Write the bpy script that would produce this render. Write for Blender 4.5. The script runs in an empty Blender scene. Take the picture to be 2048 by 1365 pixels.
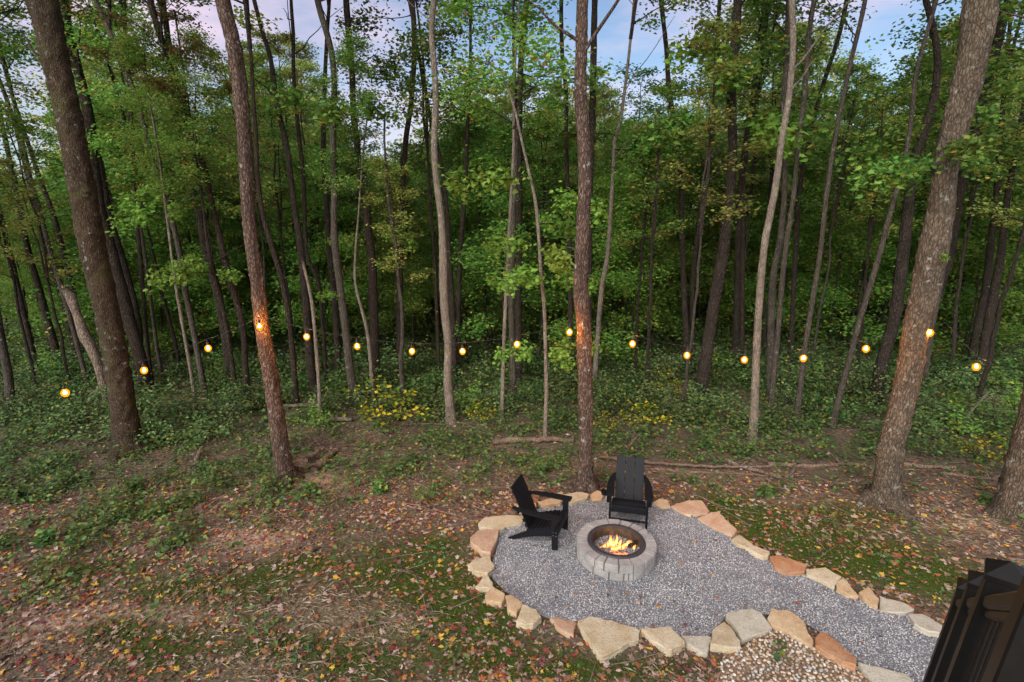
import bpy, math, random
import numpy as np
from mathutils import Vector, Matrix

# ------------------------------------------------------------------ camera
F, PITCH, CAMH = 1050.0, math.radians(13.2), 5.1       # focal length in px of the 2048 px photo
CP, SP = math.cos(PITCH), math.sin(PITCH)
scene = bpy.context.scene
COL = scene.collection
cam_data = bpy.data.cameras.new('camera'); cam = bpy.data.objects.new('camera', cam_data); COL.objects.link(cam)
cam_data.sensor_fit = 'HORIZONTAL'; cam_data.sensor_width = 36.0; cam_data.lens = 36.0 * F / 2048.0
cam_data.clip_start = 0.05; cam_data.clip_end = 2000
cam.location = (0, 0, CAMH); cam.rotation_euler = (math.pi / 2 - PITCH, 0, 0)
scene.camera = cam

# ------------------------------------------------------------------ sky and sun
SUN_AZ, SUN_EL = math.radians(-150), math.radians(33)      # azimuth from +Y towards +X
world = bpy.data.worlds.new('World'); scene.world = world; world.use_nodes = True
nt = world.node_tree; nt.nodes.clear()
def N(nt, typ, **kw):
    n = nt.nodes.new(typ)
    for k, v in kw.items(): setattr(n, k, v)
    return n
wo = N(nt, 'ShaderNodeOutputWorld'); bg = N(nt, 'ShaderNodeBackground'); bg.inputs[1].default_value = 0.05
sky = N(nt, 'ShaderNodeTexSky', sky_type='NISHITA'); sky.sun_disc = False
sky.sun_elevation = SUN_EL; sky.sun_rotation = SUN_AZ; sky.air_density = 1.0; sky.dust_density = 1.2; sky.ozone_density = 1.6
tc = N(nt, 'ShaderNodeTexCoord'); mp = N(nt, 'ShaderNodeMapping'); mp.inputs['Scale'].default_value = (1.6, 1.6, 5.0)
nz = N(nt, 'ShaderNodeTexNoise'); nz.inputs['Scale'].default_value = 1.7; nz.inputs['Detail'].default_value = 6; nz.inputs['Roughness'].default_value = .55
rp = N(nt, 'ShaderNodeValToRGB'); rp.color_ramp.elements[0].position = .42; rp.color_ramp.elements[1].position = .66
rp.color_ramp.elements[0].color = (0, 0, 0, 1); rp.color_ramp.elements[1].color = (.8, .8, .8, 1)
mx = N(nt, 'ShaderNodeMix', data_type='RGBA'); mx.inputs[7].default_value = (6.4, 5.0, 5.9, 1)   # pink dusk cloud
L = nt.links.new
L(tc.outputs['Generated'], mp.inputs[0]); L(mp.outputs[0], nz.inputs['Vector']); L(nz.outputs[0], rp.inputs[0])
L(rp.outputs[0], mx.inputs[0]); L(sky.outputs[0], mx.inputs[6]); L(mx.outputs[2], bg.inputs[0]); L(bg.outputs[0], wo.inputs[0])
sun_data = bpy.data.lights.new('sun', 'SUN'); sun = bpy.data.objects.new('sun', sun_data); COL.objects.link(sun)
sun_data.energy = 1.5; sun_data.angle = math.radians(60); sun_data.color = (1.0, .94, .86)
sd = Vector((math.sin(SUN_AZ) * math.cos(SUN_EL), math.cos(SUN_AZ) * math.cos(SUN_EL), math.sin(SUN_EL)))
sun.rotation_euler = sd.to_track_quat('Z', 'Y').to_euler(); sun.location = (0, 0, 40)
vs = scene.view_settings; vs.view_transform = 'Standard'; vs.look = 'None'; vs.exposure = 1.7; vs.gamma = 1.0
cy = scene.cycles
cy.max_bounces = 4; cy.diffuse_bounces = 3; cy.glossy_bounces = 2; cy.transmission_bounces = 4; cy.transparent_max_bounces = 8
cy.caustics_reflective = False; cy.caustics_refractive = False; cy.use_denoising = True; cy.sample_clamp_indirect = 6; cy.use_adaptive_sampling = True; cy.adaptive_threshold = .03

# ------------------------------------------------------------------ geometry helpers
rng = np.random.default_rng(11); random.seed(5)
def ray(px, py):
    dx, dv = (px - 1024) / F, (py - 682.5) / F
    return dx, CP - dv * SP, -SP - dv * CP
def ground_at(px, py, z=0.0):
    x, y, k = ray(px, py); t = (CAMH - z) / -k
    return np.array([x * t, y * t, z])
def at_y(px, py, Y):
    x, y, k = ray(px, py); t = Y / y
    return np.array([x * t, Y, CAMH + k * t]), t
def project(p):
    x, y, z = p[0], p[1], p[2] - CAMH
    d = y * CP - z * SP
    return 1024 + F * x / d, 682.5 - F * (y * SP + z * CP) / d
def gz(x, y):
    """height of the forest floor"""
    x, y = np.asarray(x, float), np.asarray(y, float)
    far = np.clip((y - 9) / 10, 0, 1)
    n = np.sin(x * .7 + 1.3) * np.sin(y * .6 + .4) * .06 + np.sin(x * .23 + y * .31) * .10
    return n * far + (np.sin(x * 2.3 + 1) * np.sin(y * 2.9) * .008) - .004
def norm(a): return a / np.maximum(np.linalg.norm(a, axis=-1, keepdims=True), 1e-9)

class Geo:
    """collects triangles; one mesh per build()"""
    def __init__(s): s.v, s.f, s.m, s.n = [], [], [], 0
    def add(s, v, f, m=0):
        v = np.asarray(v, np.float32).reshape(-1, 3); f = np.asarray(f, np.int32).reshape(-1, 3)
        s.v.append(v); s.f.append(f + s.n); s.m.append(np.full(len(f), m, np.int32)); s.n += len(v)
    def mesh(s, name, mats, smooth=False):
        v = np.concatenate(s.v); f = np.concatenate(s.f); mi = np.concatenate(s.m)
        me = bpy.data.meshes.new(name)
        me.vertices.add(len(v)); me.vertices.foreach_set('co', v.ravel())
        me.loops.add(len(f) * 3); me.loops.foreach_set('vertex_index', f.ravel())
        me.polygons.add(len(f)); me.polygons.foreach_set('loop_start', np.arange(0, len(f) * 3, 3, dtype=np.int32))
        me.polygons.foreach_set('loop_total', np.full(len(f), 3, np.int32))
        me.polygons.foreach_set('material_index', mi)
        me.polygons.foreach_set('use_smooth', np.full(len(f), smooth))
        for m in mats: me.materials.append(m)
        me.update(calc_edges=True); me.validate()
        return me
def put(name, me, parent=None, loc=(0, 0, 0), rot=(0, 0, 0), scale=1.0):
    o = bpy.data.objects.new(name, me); COL.objects.link(o); o.parent = parent
    o.location = loc; o.rotation_euler = rot
    o.scale = (scale,) * 3 if isinstance(scale, (int, float)) else scale
    return o
def tag(o, label=None, cat=None, group=None, kind=None):
    if label: o['label'] = label
    if cat: o['category'] = cat
    if group: o['group'] = group
    if kind: o['kind'] = kind
    return o
def empty(name, loc, rz=0):
    o = bpy.data.objects.new(name, None); COL.objects.link(o); o.location = loc; o.rotation_euler = (0, 0, rz); o.empty_display_size = .2
    return o

def frames(P):
    T = norm(np.gradient(P, axis=0)); ref = np.array([0, 1., 0]) if abs(T[0][1]) < .8 else np.array([1., 0, 0])
    A = norm(np.cross(T, ref)); B = np.cross(T, A); return T, A, B
def tube(P, R, sides=8, rough=0.0, cap=True, seed=0):
    P = np.asarray(P, float); R = np.asarray(R, float); n = len(P); T, A, B = frames(P)
    a = np.linspace(0, 2 * np.pi, sides, endpoint=False)
    r = R[:, None] * np.ones(sides)
    if rough:
        g = np.random.default_rng(seed)
        lob = sum(g.uniform(.3, 1) * np.cos(k * a[None] + g.uniform(0, 6) + np.linspace(0, g.uniform(-2, 2), n)[:, None]) for k in (2, 3, 5)) * rough * .5
        r = r * (1 + lob + g.normal(0, rough, (n, sides)))
    V = P[:, None] + r[..., None] * (np.cos(a)[None, :, None] * A[:, None] + np.sin(a)[None, :, None] * B[:, None])
    V = V.reshape(-1, 3); i = np.arange(n - 1)[:, None] * sides; j = np.arange(sides)[None]; k = (j + 1) % sides
    q = np.stack([i + j, i + k, i + sides + k, i + sides + j], -1).reshape(-1, 4)
    f = np.concatenate([q[:, [0, 2, 1]], q[:, [0, 3, 2]]])
    if cap:
        V = np.concatenate([V, P[-1:] + T[-1:] * R[-1] * .3, P[:1]]); e = n * sides
        jj = np.arange(sides); kk = (jj + 1) % sides; o = (n - 1) * sides
        f = np.concatenate([f, np.stack([o + kk, o + jj, np.full(sides, e)], -1)[:, [0, 2, 1]], np.stack([jj, kk, np.full(sides, e + 1)], -1)[:, [0, 2, 1]]])
    return V, f
def smooth_path(P, step):
    """Catmull-Rom through the rows of P (any number of columns), resampled"""
    P = np.asarray(P, float)
    if len(P) < 3: P = np.array([P[0], (P[0] + P[-1]) / 2, P[-1]])
    E = np.concatenate([[2 * P[0] - P[1]], P, [2 * P[-1] - P[-2]]]); out = []
    for i in range(1, len(E) - 2):
        d = np.linalg.norm(E[i + 1, :3] - E[i, :3]); n = max(1, int(round(d / step)))
        t = np.linspace(0, 1, n, endpoint=False)[:, None]; a, b, c, e = E[i - 1], E[i], E[i + 1], E[i + 2]
        out.append(.5 * (2 * b + (c - a) * t + (2 * a - 5 * b + 4 * c - e) * t ** 2 + (3 * b - a - 3 * c + e) * t ** 3))
    return np.concatenate(out + [P[-1:]])
KITE = (np.array([[0, 0, 0], [.45, -.32, .07], [1, 0, -.04], [.45, .32, .07]]), np.array([[0, 1, 2], [0, 2, 3]]))
_mp = [(0, 0), (.1, .2), (.02, .46), (.3, .34), (.5, .52), (.58, .22), (1, 0), (.58, -.22), (.5, -.52), (.3, -.34), (.02, -.46), (.1, -.2)]
MAPLE = (np.array([[.33, 0, .06]] + [[x, y, .05 * math.cos(9 * y) - .08 * x * x] for x, y in _mp]), np.array([[0, 1 + (i + 1) % 12, 1 + i] for i in range(12)]))
_ov = [(0, 0), (.2, .17), (.55, .2), (1, 0), (.55, -.2), (.2, -.17)]
OVAL = (np.array([[.4, 0, .05]] + [[x, y, -.03 + .04 * x] for x, y in _ov]), np.array([[0, 1 + (i + 1) % 6, 1 + i] for i in range(6)]))
def stamp(T, pos, ax, up, size, jitter=0.0, seed=0):
    """copies of template T=(verts,tris) at pos with axis ax, normal ~up"""
    tv, tf = T; n = len(pos); size = np.broadcast_to(np.asarray(size, float).reshape(-1, 1) if np.ndim(size) == 1 else size, (n, 1)) if np.ndim(size) < 2 else size
    ax = norm(ax); side = norm(np.cross(up, ax)); up2 = np.cross(ax, side)
    s = size if size.shape[1] == 3 else np.repeat(size, 3, 1)
    tt = np.repeat(tv[None], n, 0)
    if jitter: tt = tt + np.random.default_rng(seed).normal(0, jitter, tt.shape)
    V = pos[:, None] + tt[..., 0:1] * s[:, None, 0:1] * ax[:, None] + tt[..., 1:2] * s[:, None, 1:2] * side[:, None] + tt[..., 2:3] * s[:, None, 2:3] * up2[:, None]
    f = tf[None] + (np.arange(n) * len(tv))[:, None, None]
    return V.reshape(-1, 3), f.reshape(-1, 3)
def dirs(az, el): return np.stack([np.cos(az) * np.cos(el), np.sin(az) * np.cos(el), np.sin(el)], -1)
def in_poly(poly, x, y):
    poly = np.asarray(poly); c = np.zeros(x.shape, bool); j = len(poly) - 1
    for i in range(len(poly)):
        xi, yi, xj, yj = *poly[i][:2], *poly[j][:2]
        c ^= ((yi > y) != (yj > y)) & (x < (xj - xi) * (y - yi) / (yj - yi + 1e-12) + xi); j = i
    return c
def edge_dist(poly, x, y):
    d = np.full(x.shape, 1e9)
    for a, b in zip(poly, np.roll(poly, -1, 0)):
        e = b - a; t = np.clip(((x - a[0]) * e[0] + (y - a[1]) * e[1]) / (e @ e + 1e-9), 0, 1); d = np.minimum(d, np.hypot(x - a[0] - t * e[0], y - a[1] - t * e[1]))
    return d
def gpoly(pts): return np.array([ground_at(*p)[:2] for p in pts])
def box(cx, cy_, cz, sx, sy, sz, bev=.004):
    """bevelled box as verts, tris (outer hull of 24 points)"""
    hx, hy, hz = sx / 2, sy / 2, sz / 2; b = min(bev, hx * .45, hy * .45, hz * .45); v = []; idx = {}
    for ix in (-1, 1):
        for iy in (-1, 1):
            for iz in (-1, 1):
                for a in range(3):
                    h = [hx - b, hy - b, hz - b]; h[a] += b; idx[(ix, iy, iz, a)] = len(v); v.append((ix * h[0], iy * h[1], iz * h[2]))
    f = []
    def quad(l):
        c = np.mean([v[i] for i in l], 0); n = np.cross(np.array(v[l[1]]) - v[l[0]], np.array(v[l[2]]) - v[l[0]])
        if np.dot(n, c) < 0: l = l[::-1]
        for i in range(1, len(l) - 1): f.append((l[0], l[i], l[i + 1]))
    for a in range(3):
        o = [k for k in range(3) if k != a]
        for s in (-1, 1):
            l = []
            for p, q in ((-1, -1), (1, -1), (1, 1), (-1, 1)):
                k = [0, 0, 0]; k[a] = s; k[o[0]] = p; k[o[1]] = q; l.append(idx[(*k, a)])
            quad(l)
    for e in range(3):
        o = [k for k in range(3) if k != e]
        for p in (-1, 1):
            for q in (-1, 1):
                def g(s, a): k = [0, 0, 0]; k[e] = s; k[o[0]] = p; k[o[1]] = q; return idx[(*k, a)]
                quad([g(-1, o[0]), g(1, o[0]), g(1, o[1]), g(-1, o[1])])
    for ix in (-1, 1):
        for iy in (-1, 1):
            for iz in (-1, 1): quad([idx[(ix, iy, iz, a)] for a in range(3)])
    return np.array(v) + [cx, cy_, cz], np.array(f)
def prism(poly, z0, z1, axis='y'):
    """extrude a 2D outline (x,z) along y from z0 to z1"""
    p = np.asarray(poly, float); n = len(p)
    ar = np.sum(p[:, 0] * np.roll(p[:, 1], -1) - np.roll(p[:, 0], -1) * p[:, 1])
    if ar < 0: p = p[::-1]
    V = np.concatenate([np.stack([p[:, 0], np.full(n, z0), p[:, 1]], -1), np.stack([p[:, 0], np.full(n, z1), p[:, 1]], -1)])
    f = [(i, (i + 1) % n, n + (i + 1) % n) for i in range(n)] + [(i, n + (i + 1) % n, n + i) for i in range(n)]
    from mathutils.geometry import tessellate_polygon
    tr = tessellate_polygon([[Vector((a, b, 0)) for a, b in p]])
    for t in tr:
        a, b, c = t
        cr = (p[b][0] - p[a][0]) * (p[c][1] - p[a][1]) - (p[b][1] - p[a][1]) * (p[c][0] - p[a][0])
        if cr < 0: b, c = c, b
        f.append((a, b, c)); f.append((n + a, n + c, n + b))
    return V, np.array(f)

# ------------------------------------------------------------------ materials
def mat(name):
    m = bpy.data.materials.new(name); m.use_nodes = True; t = m.node_tree; t.nodes.clear()
    o = N(t, 'ShaderNodeOutputMaterial'); b = N(t, 'ShaderNodeBsdfPrincipled'); t.links.new(b.outputs[0], o.inputs[0])
    return m, t, b, o
def ramp(t, stops, interp='LINEAR'):
    r = N(t, 'ShaderNodeValToRGB'); cr = r.color_ramp; cr.interpolation = interp
    while len(cr.elements) < len(stops): cr.elements.new(.5)
    for e, (p, c) in zip(cr.elements, stops): e.position = p; e.color = (*c, 1)
    return r
def noise(t, scale, detail=4, rough=.55, vec=None, dim='3D'):
    n = N(t, 'ShaderNodeTexNoise'); n.inputs['Scale'].default_value = scale; n.inputs['Detail'].default_value = detail; n.inputs['Roughness'].default_value = rough
    if vec is not None: t.links.new(vec, n.inputs['Vector'])
    return n
def mixc(t, fac, a, b, mode='MIX'):
    m = N(t, 'ShaderNodeMix', data_type='RGBA', blend_type=mode)
    for s, v in ((0, fac), (6, a), (7, b)):
        if hasattr(v, 'is_linked'): t.links.new(v, m.inputs[s])
        elif isinstance(v, (int, float)): m.inputs[s].default_value = v
        else: m.inputs[s].default_value = (*v, 1)
    return m.outputs[2]
def bump(t, b, h, strength=.5, dist=.02):
    n = N(t, 'ShaderNodeBump'); n.inputs['Strength'].default_value = strength; n.inputs['Distance'].default_value = dist
    t.links.new(h, n.inputs['Height']); t.links.new(n.outputs[0], b.inputs['Normal']); return n
def island(t): return N(t, 'ShaderNodeNewGeometry').outputs['Random Per Island']

GAIN = {'leaf_green': 1.7, 'leaf_bright': 1.75, 'leaf_olive': 2.0, 'leaf_ground_cover': 1.15, 'leaf_grey_green': 1.25}
def leaf_mat(name, stops, trans=.46, objvar=.33, rough=.55):
    m, t, b, o = mat(name); r = ramp(t, stops); t.links.new(island(t), r.inputs[0])
    oi = N(t, 'ShaderNodeObjectInfo'); hs = N(t, 'ShaderNodeHueSaturation')
    mr = N(t, 'ShaderNodeMapRange'); mr.inputs[3].default_value = (1 - objvar) * GAIN.get(name, 1); mr.inputs[4].default_value = (1 + objvar) * GAIN.get(name, 1)
    mh = N(t, 'ShaderNodeMapRange'); mh.inputs[3].default_value = .475; mh.inputs[4].default_value = .515
    t.links.new(oi.outputs['Random'], mr.inputs[0]); t.links.new(oi.outputs['Random'], mh.inputs[0])
    t.links.new(mr.outputs[0], hs.inputs['Value']); t.links.new(mh.outputs[0], hs.inputs['Hue']); t.links.new(r.outputs[0], hs.inputs['Color'])
    t.links.new(hs.outputs[0], b.inputs['Base Color']); b.inputs['Roughness'].default_value = rough; b.inputs['Specular IOR Level'].default_value = .3
    tr = N(t, 'ShaderNodeBsdfTranslucent'); ms = N(t, 'ShaderNodeMixShader'); ms.inputs[0].default_value = trans
    t.links.new(hs.outputs[0], tr.inputs[0]); t.links.new(b.outputs[0], ms.inputs[1]); t.links.new(tr.outputs[0], ms.inputs[2]); t.links.new(ms.outputs[0], o.inputs[0])
    return m
G1 = [(0, (.035, .085, .016)), (.35, (.06, .135, .024)), (.7, (.095, .18, .032)), (.93, (.16, .22, .04)), (1, (.28, .18, .035))]
M_LEAF = leaf_mat('leaf_green', G1)
M_LEAF_B = leaf_mat('leaf_bright', [(0, (.06, .15, .028)), (.5, (.1, .21, .038)), (.85, (.16, .26, .045)), (.97, (.24, .24, .045)), (1, (.4, .14, .035))])
M_LEAF_Y = leaf_mat('leaf_yellow', [(0, (.09, .18, .02)), (.35, (.17, .24, .025)), (.55, (.42, .36, .02)), (1, (.62, .45, .025))], objvar=.1)
M_LEAF_R = leaf_mat('leaf_russet', [(0, (.04, .06, .015)), (.4, (.075, .07, .02)), (.7, (.12, .06, .022)), (1, (.17, .055, .02))])
M_LEAF_O = leaf_mat('leaf_olive', [(0, (.07, .12, .028)), (.5, (.13, .18, .04)), (.85, (.21, .22, .05)), (1, (.3, .2, .04))])
M_COVER = leaf_mat('leaf_ground_cover', [(0, (.03, .075, .025)), (.4, (.05, .12, .03)), (.75, (.085, .165, .04)), (.95, (.15, .19, .04)), (1, (.3, .22, .03))], trans=.25)
M_COVER_G = leaf_mat('leaf_grey_green', [(0, (.045, .09, .03)), (.5, (.08, .14, .045)), (.9, (.13, .19, .06)), (1, (.22, .2, .05))], trans=.25)
M_SPRAY = leaf_mat('leaf_fresh_maple', [(0, (.13, .27, .04)), (.5, (.2, .37, .06)), (.9, (.27, .42, .07)), (.98, (.28, .3, .06)), (1, (.42, .15, .04))], objvar=.1)
FALL = [(0, (.065, .045, .03)), (.16, (.12, .08, .05)), (.32, (.21, .145, .095)), (.46, (.33, .24, .17)), (.6, (.47, .38, .32)), (.66, (.25, .11, .045)), (.76, (.4, .165, .045)), (.83, (.22, .05, .035)), (.9, (.16, .05, .055)), (.95, (.52, .33, .05)), (1, (.58, .44, .06))]
M_FALL = leaf_mat('fallen_leaf', FALL, trans=.12, objvar=0, rough=.7)

def bark(name, dark, mid, light, lichen=.0, lichen_col=(.33, .36, .31), fiss=1.0, scale=1.0, moss=0.0):
    k_ = {'bark_mossy_brown': .58, 'bark_flaky_brown': .85, 'bark_furrowed_oak': .66, 'bark_pale': .72, 'bark_grey': .5, 'bark_dark': 1.0, 'bark_brown': .5}.get(name, 1)
    dark, mid, light, lichen_col = (tuple(c * k_ for c in q) for q in (dark, mid, light, lichen_col))
    m, t, b, o = mat(name); tcn = N(t, 'ShaderNodeTexCoord'); mpn = N(t, 'ShaderNodeMapping')
    mpn.inputs['Scale'].default_value = (1, 1, .32); t.links.new(tcn.outputs['Object'], mpn.inputs[0]); v = mpn.outputs[0]
    n1 = noise(t, 24 * scale, 8, .72, v); n2 = noise(t, 3.2, 3, .5, tcn.outputs['Object'])
    vo = N(t, 'ShaderNodeTexVoronoi', feature='DISTANCE_TO_EDGE'); vo.inputs['Scale'].default_value = 27 * scale; t.links.new(v, vo.inputs['Vector'])
    mm = N(t, 'ShaderNodeMath', operation='MULTIPLY'); t.links.new(n1.outputs[0], mm.inputs[0])
    vr = N(t, 'ShaderNodeMapRange'); vr.inputs[2].default_value = .2; vr.inputs[3].default_value = 1 - .4 * fiss; vr.inputs[4].default_value = 1.15; t.links.new(vo.outputs['Distance'], vr.inputs[0])
    t.links.new(vr.outputs[0], mm.inputs[1])
    r = ramp(t, [(.22, dark), (.48, mid), (.75, light)]); t.links.new(mm.outputs[0], r.inputs[0])
    r2 = ramp(t, [(.3, (.72, .72, .72)), (.7, (1.2, 1.17, 1.12))]); t.links.new(n2.outputs[0], r2.inputs[0])
    c = mixc(t, 1.0, r.outputs[0], r2.outputs[0], 'MULTIPLY')
    if lichen:
        n3 = noise(t, 9, 5, .6, tcn.outputs['Object']); r3 = ramp(t, [(.70 - lichen * .2, (0, 0, 0)), (.76 - lichen * .2, (1, 1, 1))]); t.links.new(n3.outputs[0], r3.inputs[0])
        c = mixc(t, r3.outputs[0], c, lichen_col)
    if moss:
        n4 = noise(t, 2.2, 4, .6, tcn.outputs['Object']); r4 = ramp(t, [(.5, (0, 0, 0)), (.68, (moss,) * 3)]); t.links.new(n4.outputs[0], r4.inputs[0])
        c = mixc(t, r4.outputs[0], c, (.09, .085, .035))
    t.links.new(c, b.inputs['Base Color']); b.inputs['Roughness'].default_value = .9; b.inputs['Specular IOR Level'].default_value = .15
    bump(t, b, mm.outputs[0], 1.0, .08); return m
M_BARK = {
 'cherry': bark('bark_flaky_brown', (.055, .036, .028), (.15, .10, .078), (.34, .265, .215), .42, (.4, .41, .37)),
 'moss': bark('bark_mossy_brown', (.05, .036, .024), (.13, .095, .062), (.27, .21, .15), .45, (.42, .44, .38), .8, 1.2, .8),
 'dark': bark('bark_dark', (.02, .016, .013), (.052, .042, .034), (.105, .088, .074), .1, (.2, .2, .17)),
 'brown': bark('bark_brown', (.04, .03, .024), (.105, .08, .062), (.2, .16, .13), .1),
 'grey': bark('bark_grey', (.065, .056, .046), (.165, .145, .12), (.32, .29, .245), .35, (.4, .41, .37), .6),
 'pale': bark('bark_pale', (.11, .095, .078), (.29, .25, .205), (.48, .43, .37), .4, (.5, .5, .45), .45),
 'oak': bark('bark_furrowed_oak', (.06, .046, .034), (.2, .158, .115), (.43, .355, .275), .48, (.44, .45, .4), .8, 1.0),
 'dead': bark('bark_dead_wood', (.07, .055, .045), (.24, .19, .15), (.44, .37, .31), .4, (.16, .11, .08), .9),
 'log': bark('bark_fallen_log', (.09, .062, .046), (.24, .17, .13), (.4, .32, .26), .35, (.38, .37, .33), .5),
}
def simple(name, col, rough=.6, nscale=0, var=.2, spec=.5, metal=0, bs=0, bd=.01):
    m, t, b, o = mat(name); b.inputs['Roughness'].default_value = rough; b.inputs['Specular IOR Level'].default_value = spec; b.inputs['Metallic'].default_value = metal
    if nscale:
        tcn = N(t, 'ShaderNodeTexCoord'); n = noise(t, nscale, 5, .6, tcn.outputs['Object'])
        r = ramp(t, [(.3, tuple(c * (1 - var) for c in col)), (.7, tuple(min(1, c * (1 + var)) for c in col))]); t.links.new(n.outputs[0], r.inputs[0]); t.links.new(r.outputs[0], b.inputs['Base Color'])
        if bs: bump(t, b, n.outputs[0], bs, bd)
    else: b.inputs['Base Color'].default_value = (*col, 1)
    return m
M_CHAIR = simple('black_recycled_plastic', (.007, .008, .0105), .5, 60, .3, .16, 0, .15, .002)
M_SCREW = simple('steel_screw', (.5, .5, .5), .35, metal=1)
M_RAIL = simple('black_powder_coat', (.005, .0045, .004), .5, 40, .25, .25)
M_STEEL = simple('black_steel_rim', (.028, .03, .036), .5, 30, .3, .5, 0, .1, .002)
M_CORD = simple('black_cord', (.012, .012, .012), .6)
def stone_mat(name, a, b_, c_):
    m, t, b, o = mat(name); tcn = N(t, 'ShaderNodeTexCoord'); oi = N(t, 'ShaderNodeObjectInfo')
    ad = N(t, 'ShaderNodeVectorMath', operation='ADD'); t.links.new(tcn.outputs['Object'], ad.inputs[0]); t.links.new(oi.outputs['Location'], ad.inputs[1])
    n1 = noise(t, 5, 5, .6, ad.outputs[0]); n2 = noise(t, 45, 5, .7, ad.outputs[0])
    r = ramp(t, [(.3, a), (.5, b_), (.72, c_)]); t.links.new(n1.outputs[0], r.inputs[0])
    r2 = ramp(t, [(.28, (.42, .37, .31)), (.44, (.9, .89, .87)), (.8, (1.14, 1.12, 1.1))]); t.links.new(n2.outputs[0], r2.inputs[0])
    t.links.new(mixc(t, 1., r.outputs[0], r2.outputs[0], 'MULTIPLY'), b.inputs['Base Color']); b.inputs['Roughness'].default_value = .88; b.inputs['Specular IOR Level'].default_value = .25
    bump(t, b, n2.outputs[0], .9, .016); return m
M_STONE = {
 'cream': stone_mat('sandstone_cream', (.42, .33, .2), (.5, .43, .3), (.56, .51, .39)),
 'tan': stone_mat('sandstone_tan', (.4, .26, .15), (.48, .35, .21), (.54, .45, .31)),
 'pink': stone_mat('sandstone_pink', (.4, .24, .16), (.47, .32, .22), (.53, .43, .31)),
 'orange': stone_mat('sandstone_orange', (.36, .16, .075), (.43, .23, .12), (.46, .31, .2)),
 'grey': stone_mat('sandstone_pale_grey', (.38, .35, .27), (.46, .44, .36), (.5, .48, .41)),
}
def gravel_mat(name, stops, rough=.85):
    m, t, b, o = mat(name); r = ramp(t, stops); t.links.new(island(t), r.inputs[0])
    n = noise(t, 2.3, 5, .65, N(t, 'ShaderNodeTexCoord').outputs['Object']); r2 = ramp(t, [(.32, (.68, .69, .72)), (.52, (1, 1, 1)), (.7, (1.12, 1.1, 1.07))]); t.links.new(n.outputs[0], r2.inputs[0])
    t.links.new(mixc(t, 1., r.outputs[0], r2.outputs[0], 'MULTIPLY'), b.inputs['Base Color']); b.inputs['Roughness'].default_value = rough; b.inputs['Specular IOR Level'].default_value = .3; return m
M_GRAVEL = gravel_mat('grey_gravel', [(0, (.12, .13, .155)), (.25, (.21, .22, .245)), (.5, (.31, .315, .33)), (.75, (.42, .425, .435)), (.93, (.5, .5, .5)), (1, (.58, .575, .565))])
M_PEBBLE = gravel_mat('river_pebble', [(0, (.16, .1, .06)), (.2, (.3, .2, .12)), (.45, (.42, .33, .23)), (.7, (.5, .43, .34)), (.85, (.35, .34, .32)), (1, (.6, .55, .47))], .6)
M_FIREGRAVEL = gravel_mat('fire_gravel', [(0, (.12, .115, .11)), (.5, (.26, .25, .24)), (1, (.5, .48, .46))])
M_TWIG = simple('twig_wood', (.2, .155, .12), .9, 12, .4)
M_STRAW = gravel_mat('dry_straw', [(0, (.17, .13, .08)), (.5, (.28, .225, .145)), (1, (.4, .335, .23))], .8)
M_GRASS = leaf_mat('grass_blade', [(0, (.035, .075, .008)), (.5, (.06, .115, .012)), (1, (.12, .16, .025))], trans=.3, objvar=0)

# ------------------------------------------------------------------ outlines on the ground
GRAVEL = [(1043, 1032), (1080, 1018), (1130, 1008), (1180, 1000), (1230, 996), (1300, 1006), (1345, 1018), (1395, 1038), (1440, 1062), (1465, 1082), (1495, 1104), (1540, 1122), (1570, 1150), (1612, 1150), (1634, 1162), (1672, 1184), (1700, 1198), (1728, 1206), (1757, 1222), (1812, 1230), (1828, 1255), (1858, 1272), (1890, 1276), (2010, 1290), (2080, 1350), (2040, 1440), (1850, 1400), (1800, 1356), (1712, 1332), (1655, 1276), (1602, 1246), (1560, 1230), (1530, 1232), (1500, 1226), (1450, 1238), (1430, 1262), (1415, 1278), (1362, 1276), (1330, 1262), (1278, 1264), (1230, 1252), (1180, 1236), (1150, 1246), (1100, 1240), (1070, 1230), (1040, 1205), (1010, 1185), (985, 1160), (984, 1130), (996, 1090), (1000, 1065), (1015, 1045)]
GP = gpoly(GRAVEL)
PEB = gpoly([(1480, 1300), (1540, 1262), (1580, 1270), (1625, 1298), (1690, 1338), (1730, 1352), (1765, 1400), (1500, 1400), (1440, 1372), (1440, 1330)])
PIT = ground_at(1232.6, 1081.8, .27)[:2]; PIT_R = .605

# ------------------------------------------------------------------ ground sheet
def axis_coords(a0, a1, fine0, fine1, fs, grow=1.18):
    c = list(np.arange(fine0, fine1 + 1e-6, fs)); s = fs
    while c[-1] < a1: s *= grow; c.append(c[-1] + s)
    s = fs
    while c[0] > a0: s *= grow; c.insert(0, c[0] - s)
    return np.array(c)
gx = axis_coords(-350, 350, -9, 9, .13); gy = axis_coords(-60, 500, 2.5, 13, .13)
X, Y = np.meshgrid(gx, gy); Zg = gz(X, Y)
nx, ny = len(gx), len(gy); ii = (np.arange(ny - 1)[:, None] * nx + np.arange(nx - 1)[None]).ravel()
GF = np.concatenate([np.stack([ii, ii + 1, ii + nx + 1], -1), np.stack([ii, ii + nx + 1, ii + nx], -1)])
g = Geo(); g.add(np.stack([X, Y, Zg], -1), GF)
def blob(px, py, rx, ry):
    c = ground_at(px, py); return lambda x, y: np.exp(-(((x - c[0]) / rx) ** 2 + ((y - c[1]) / ry) ** 2))
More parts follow.
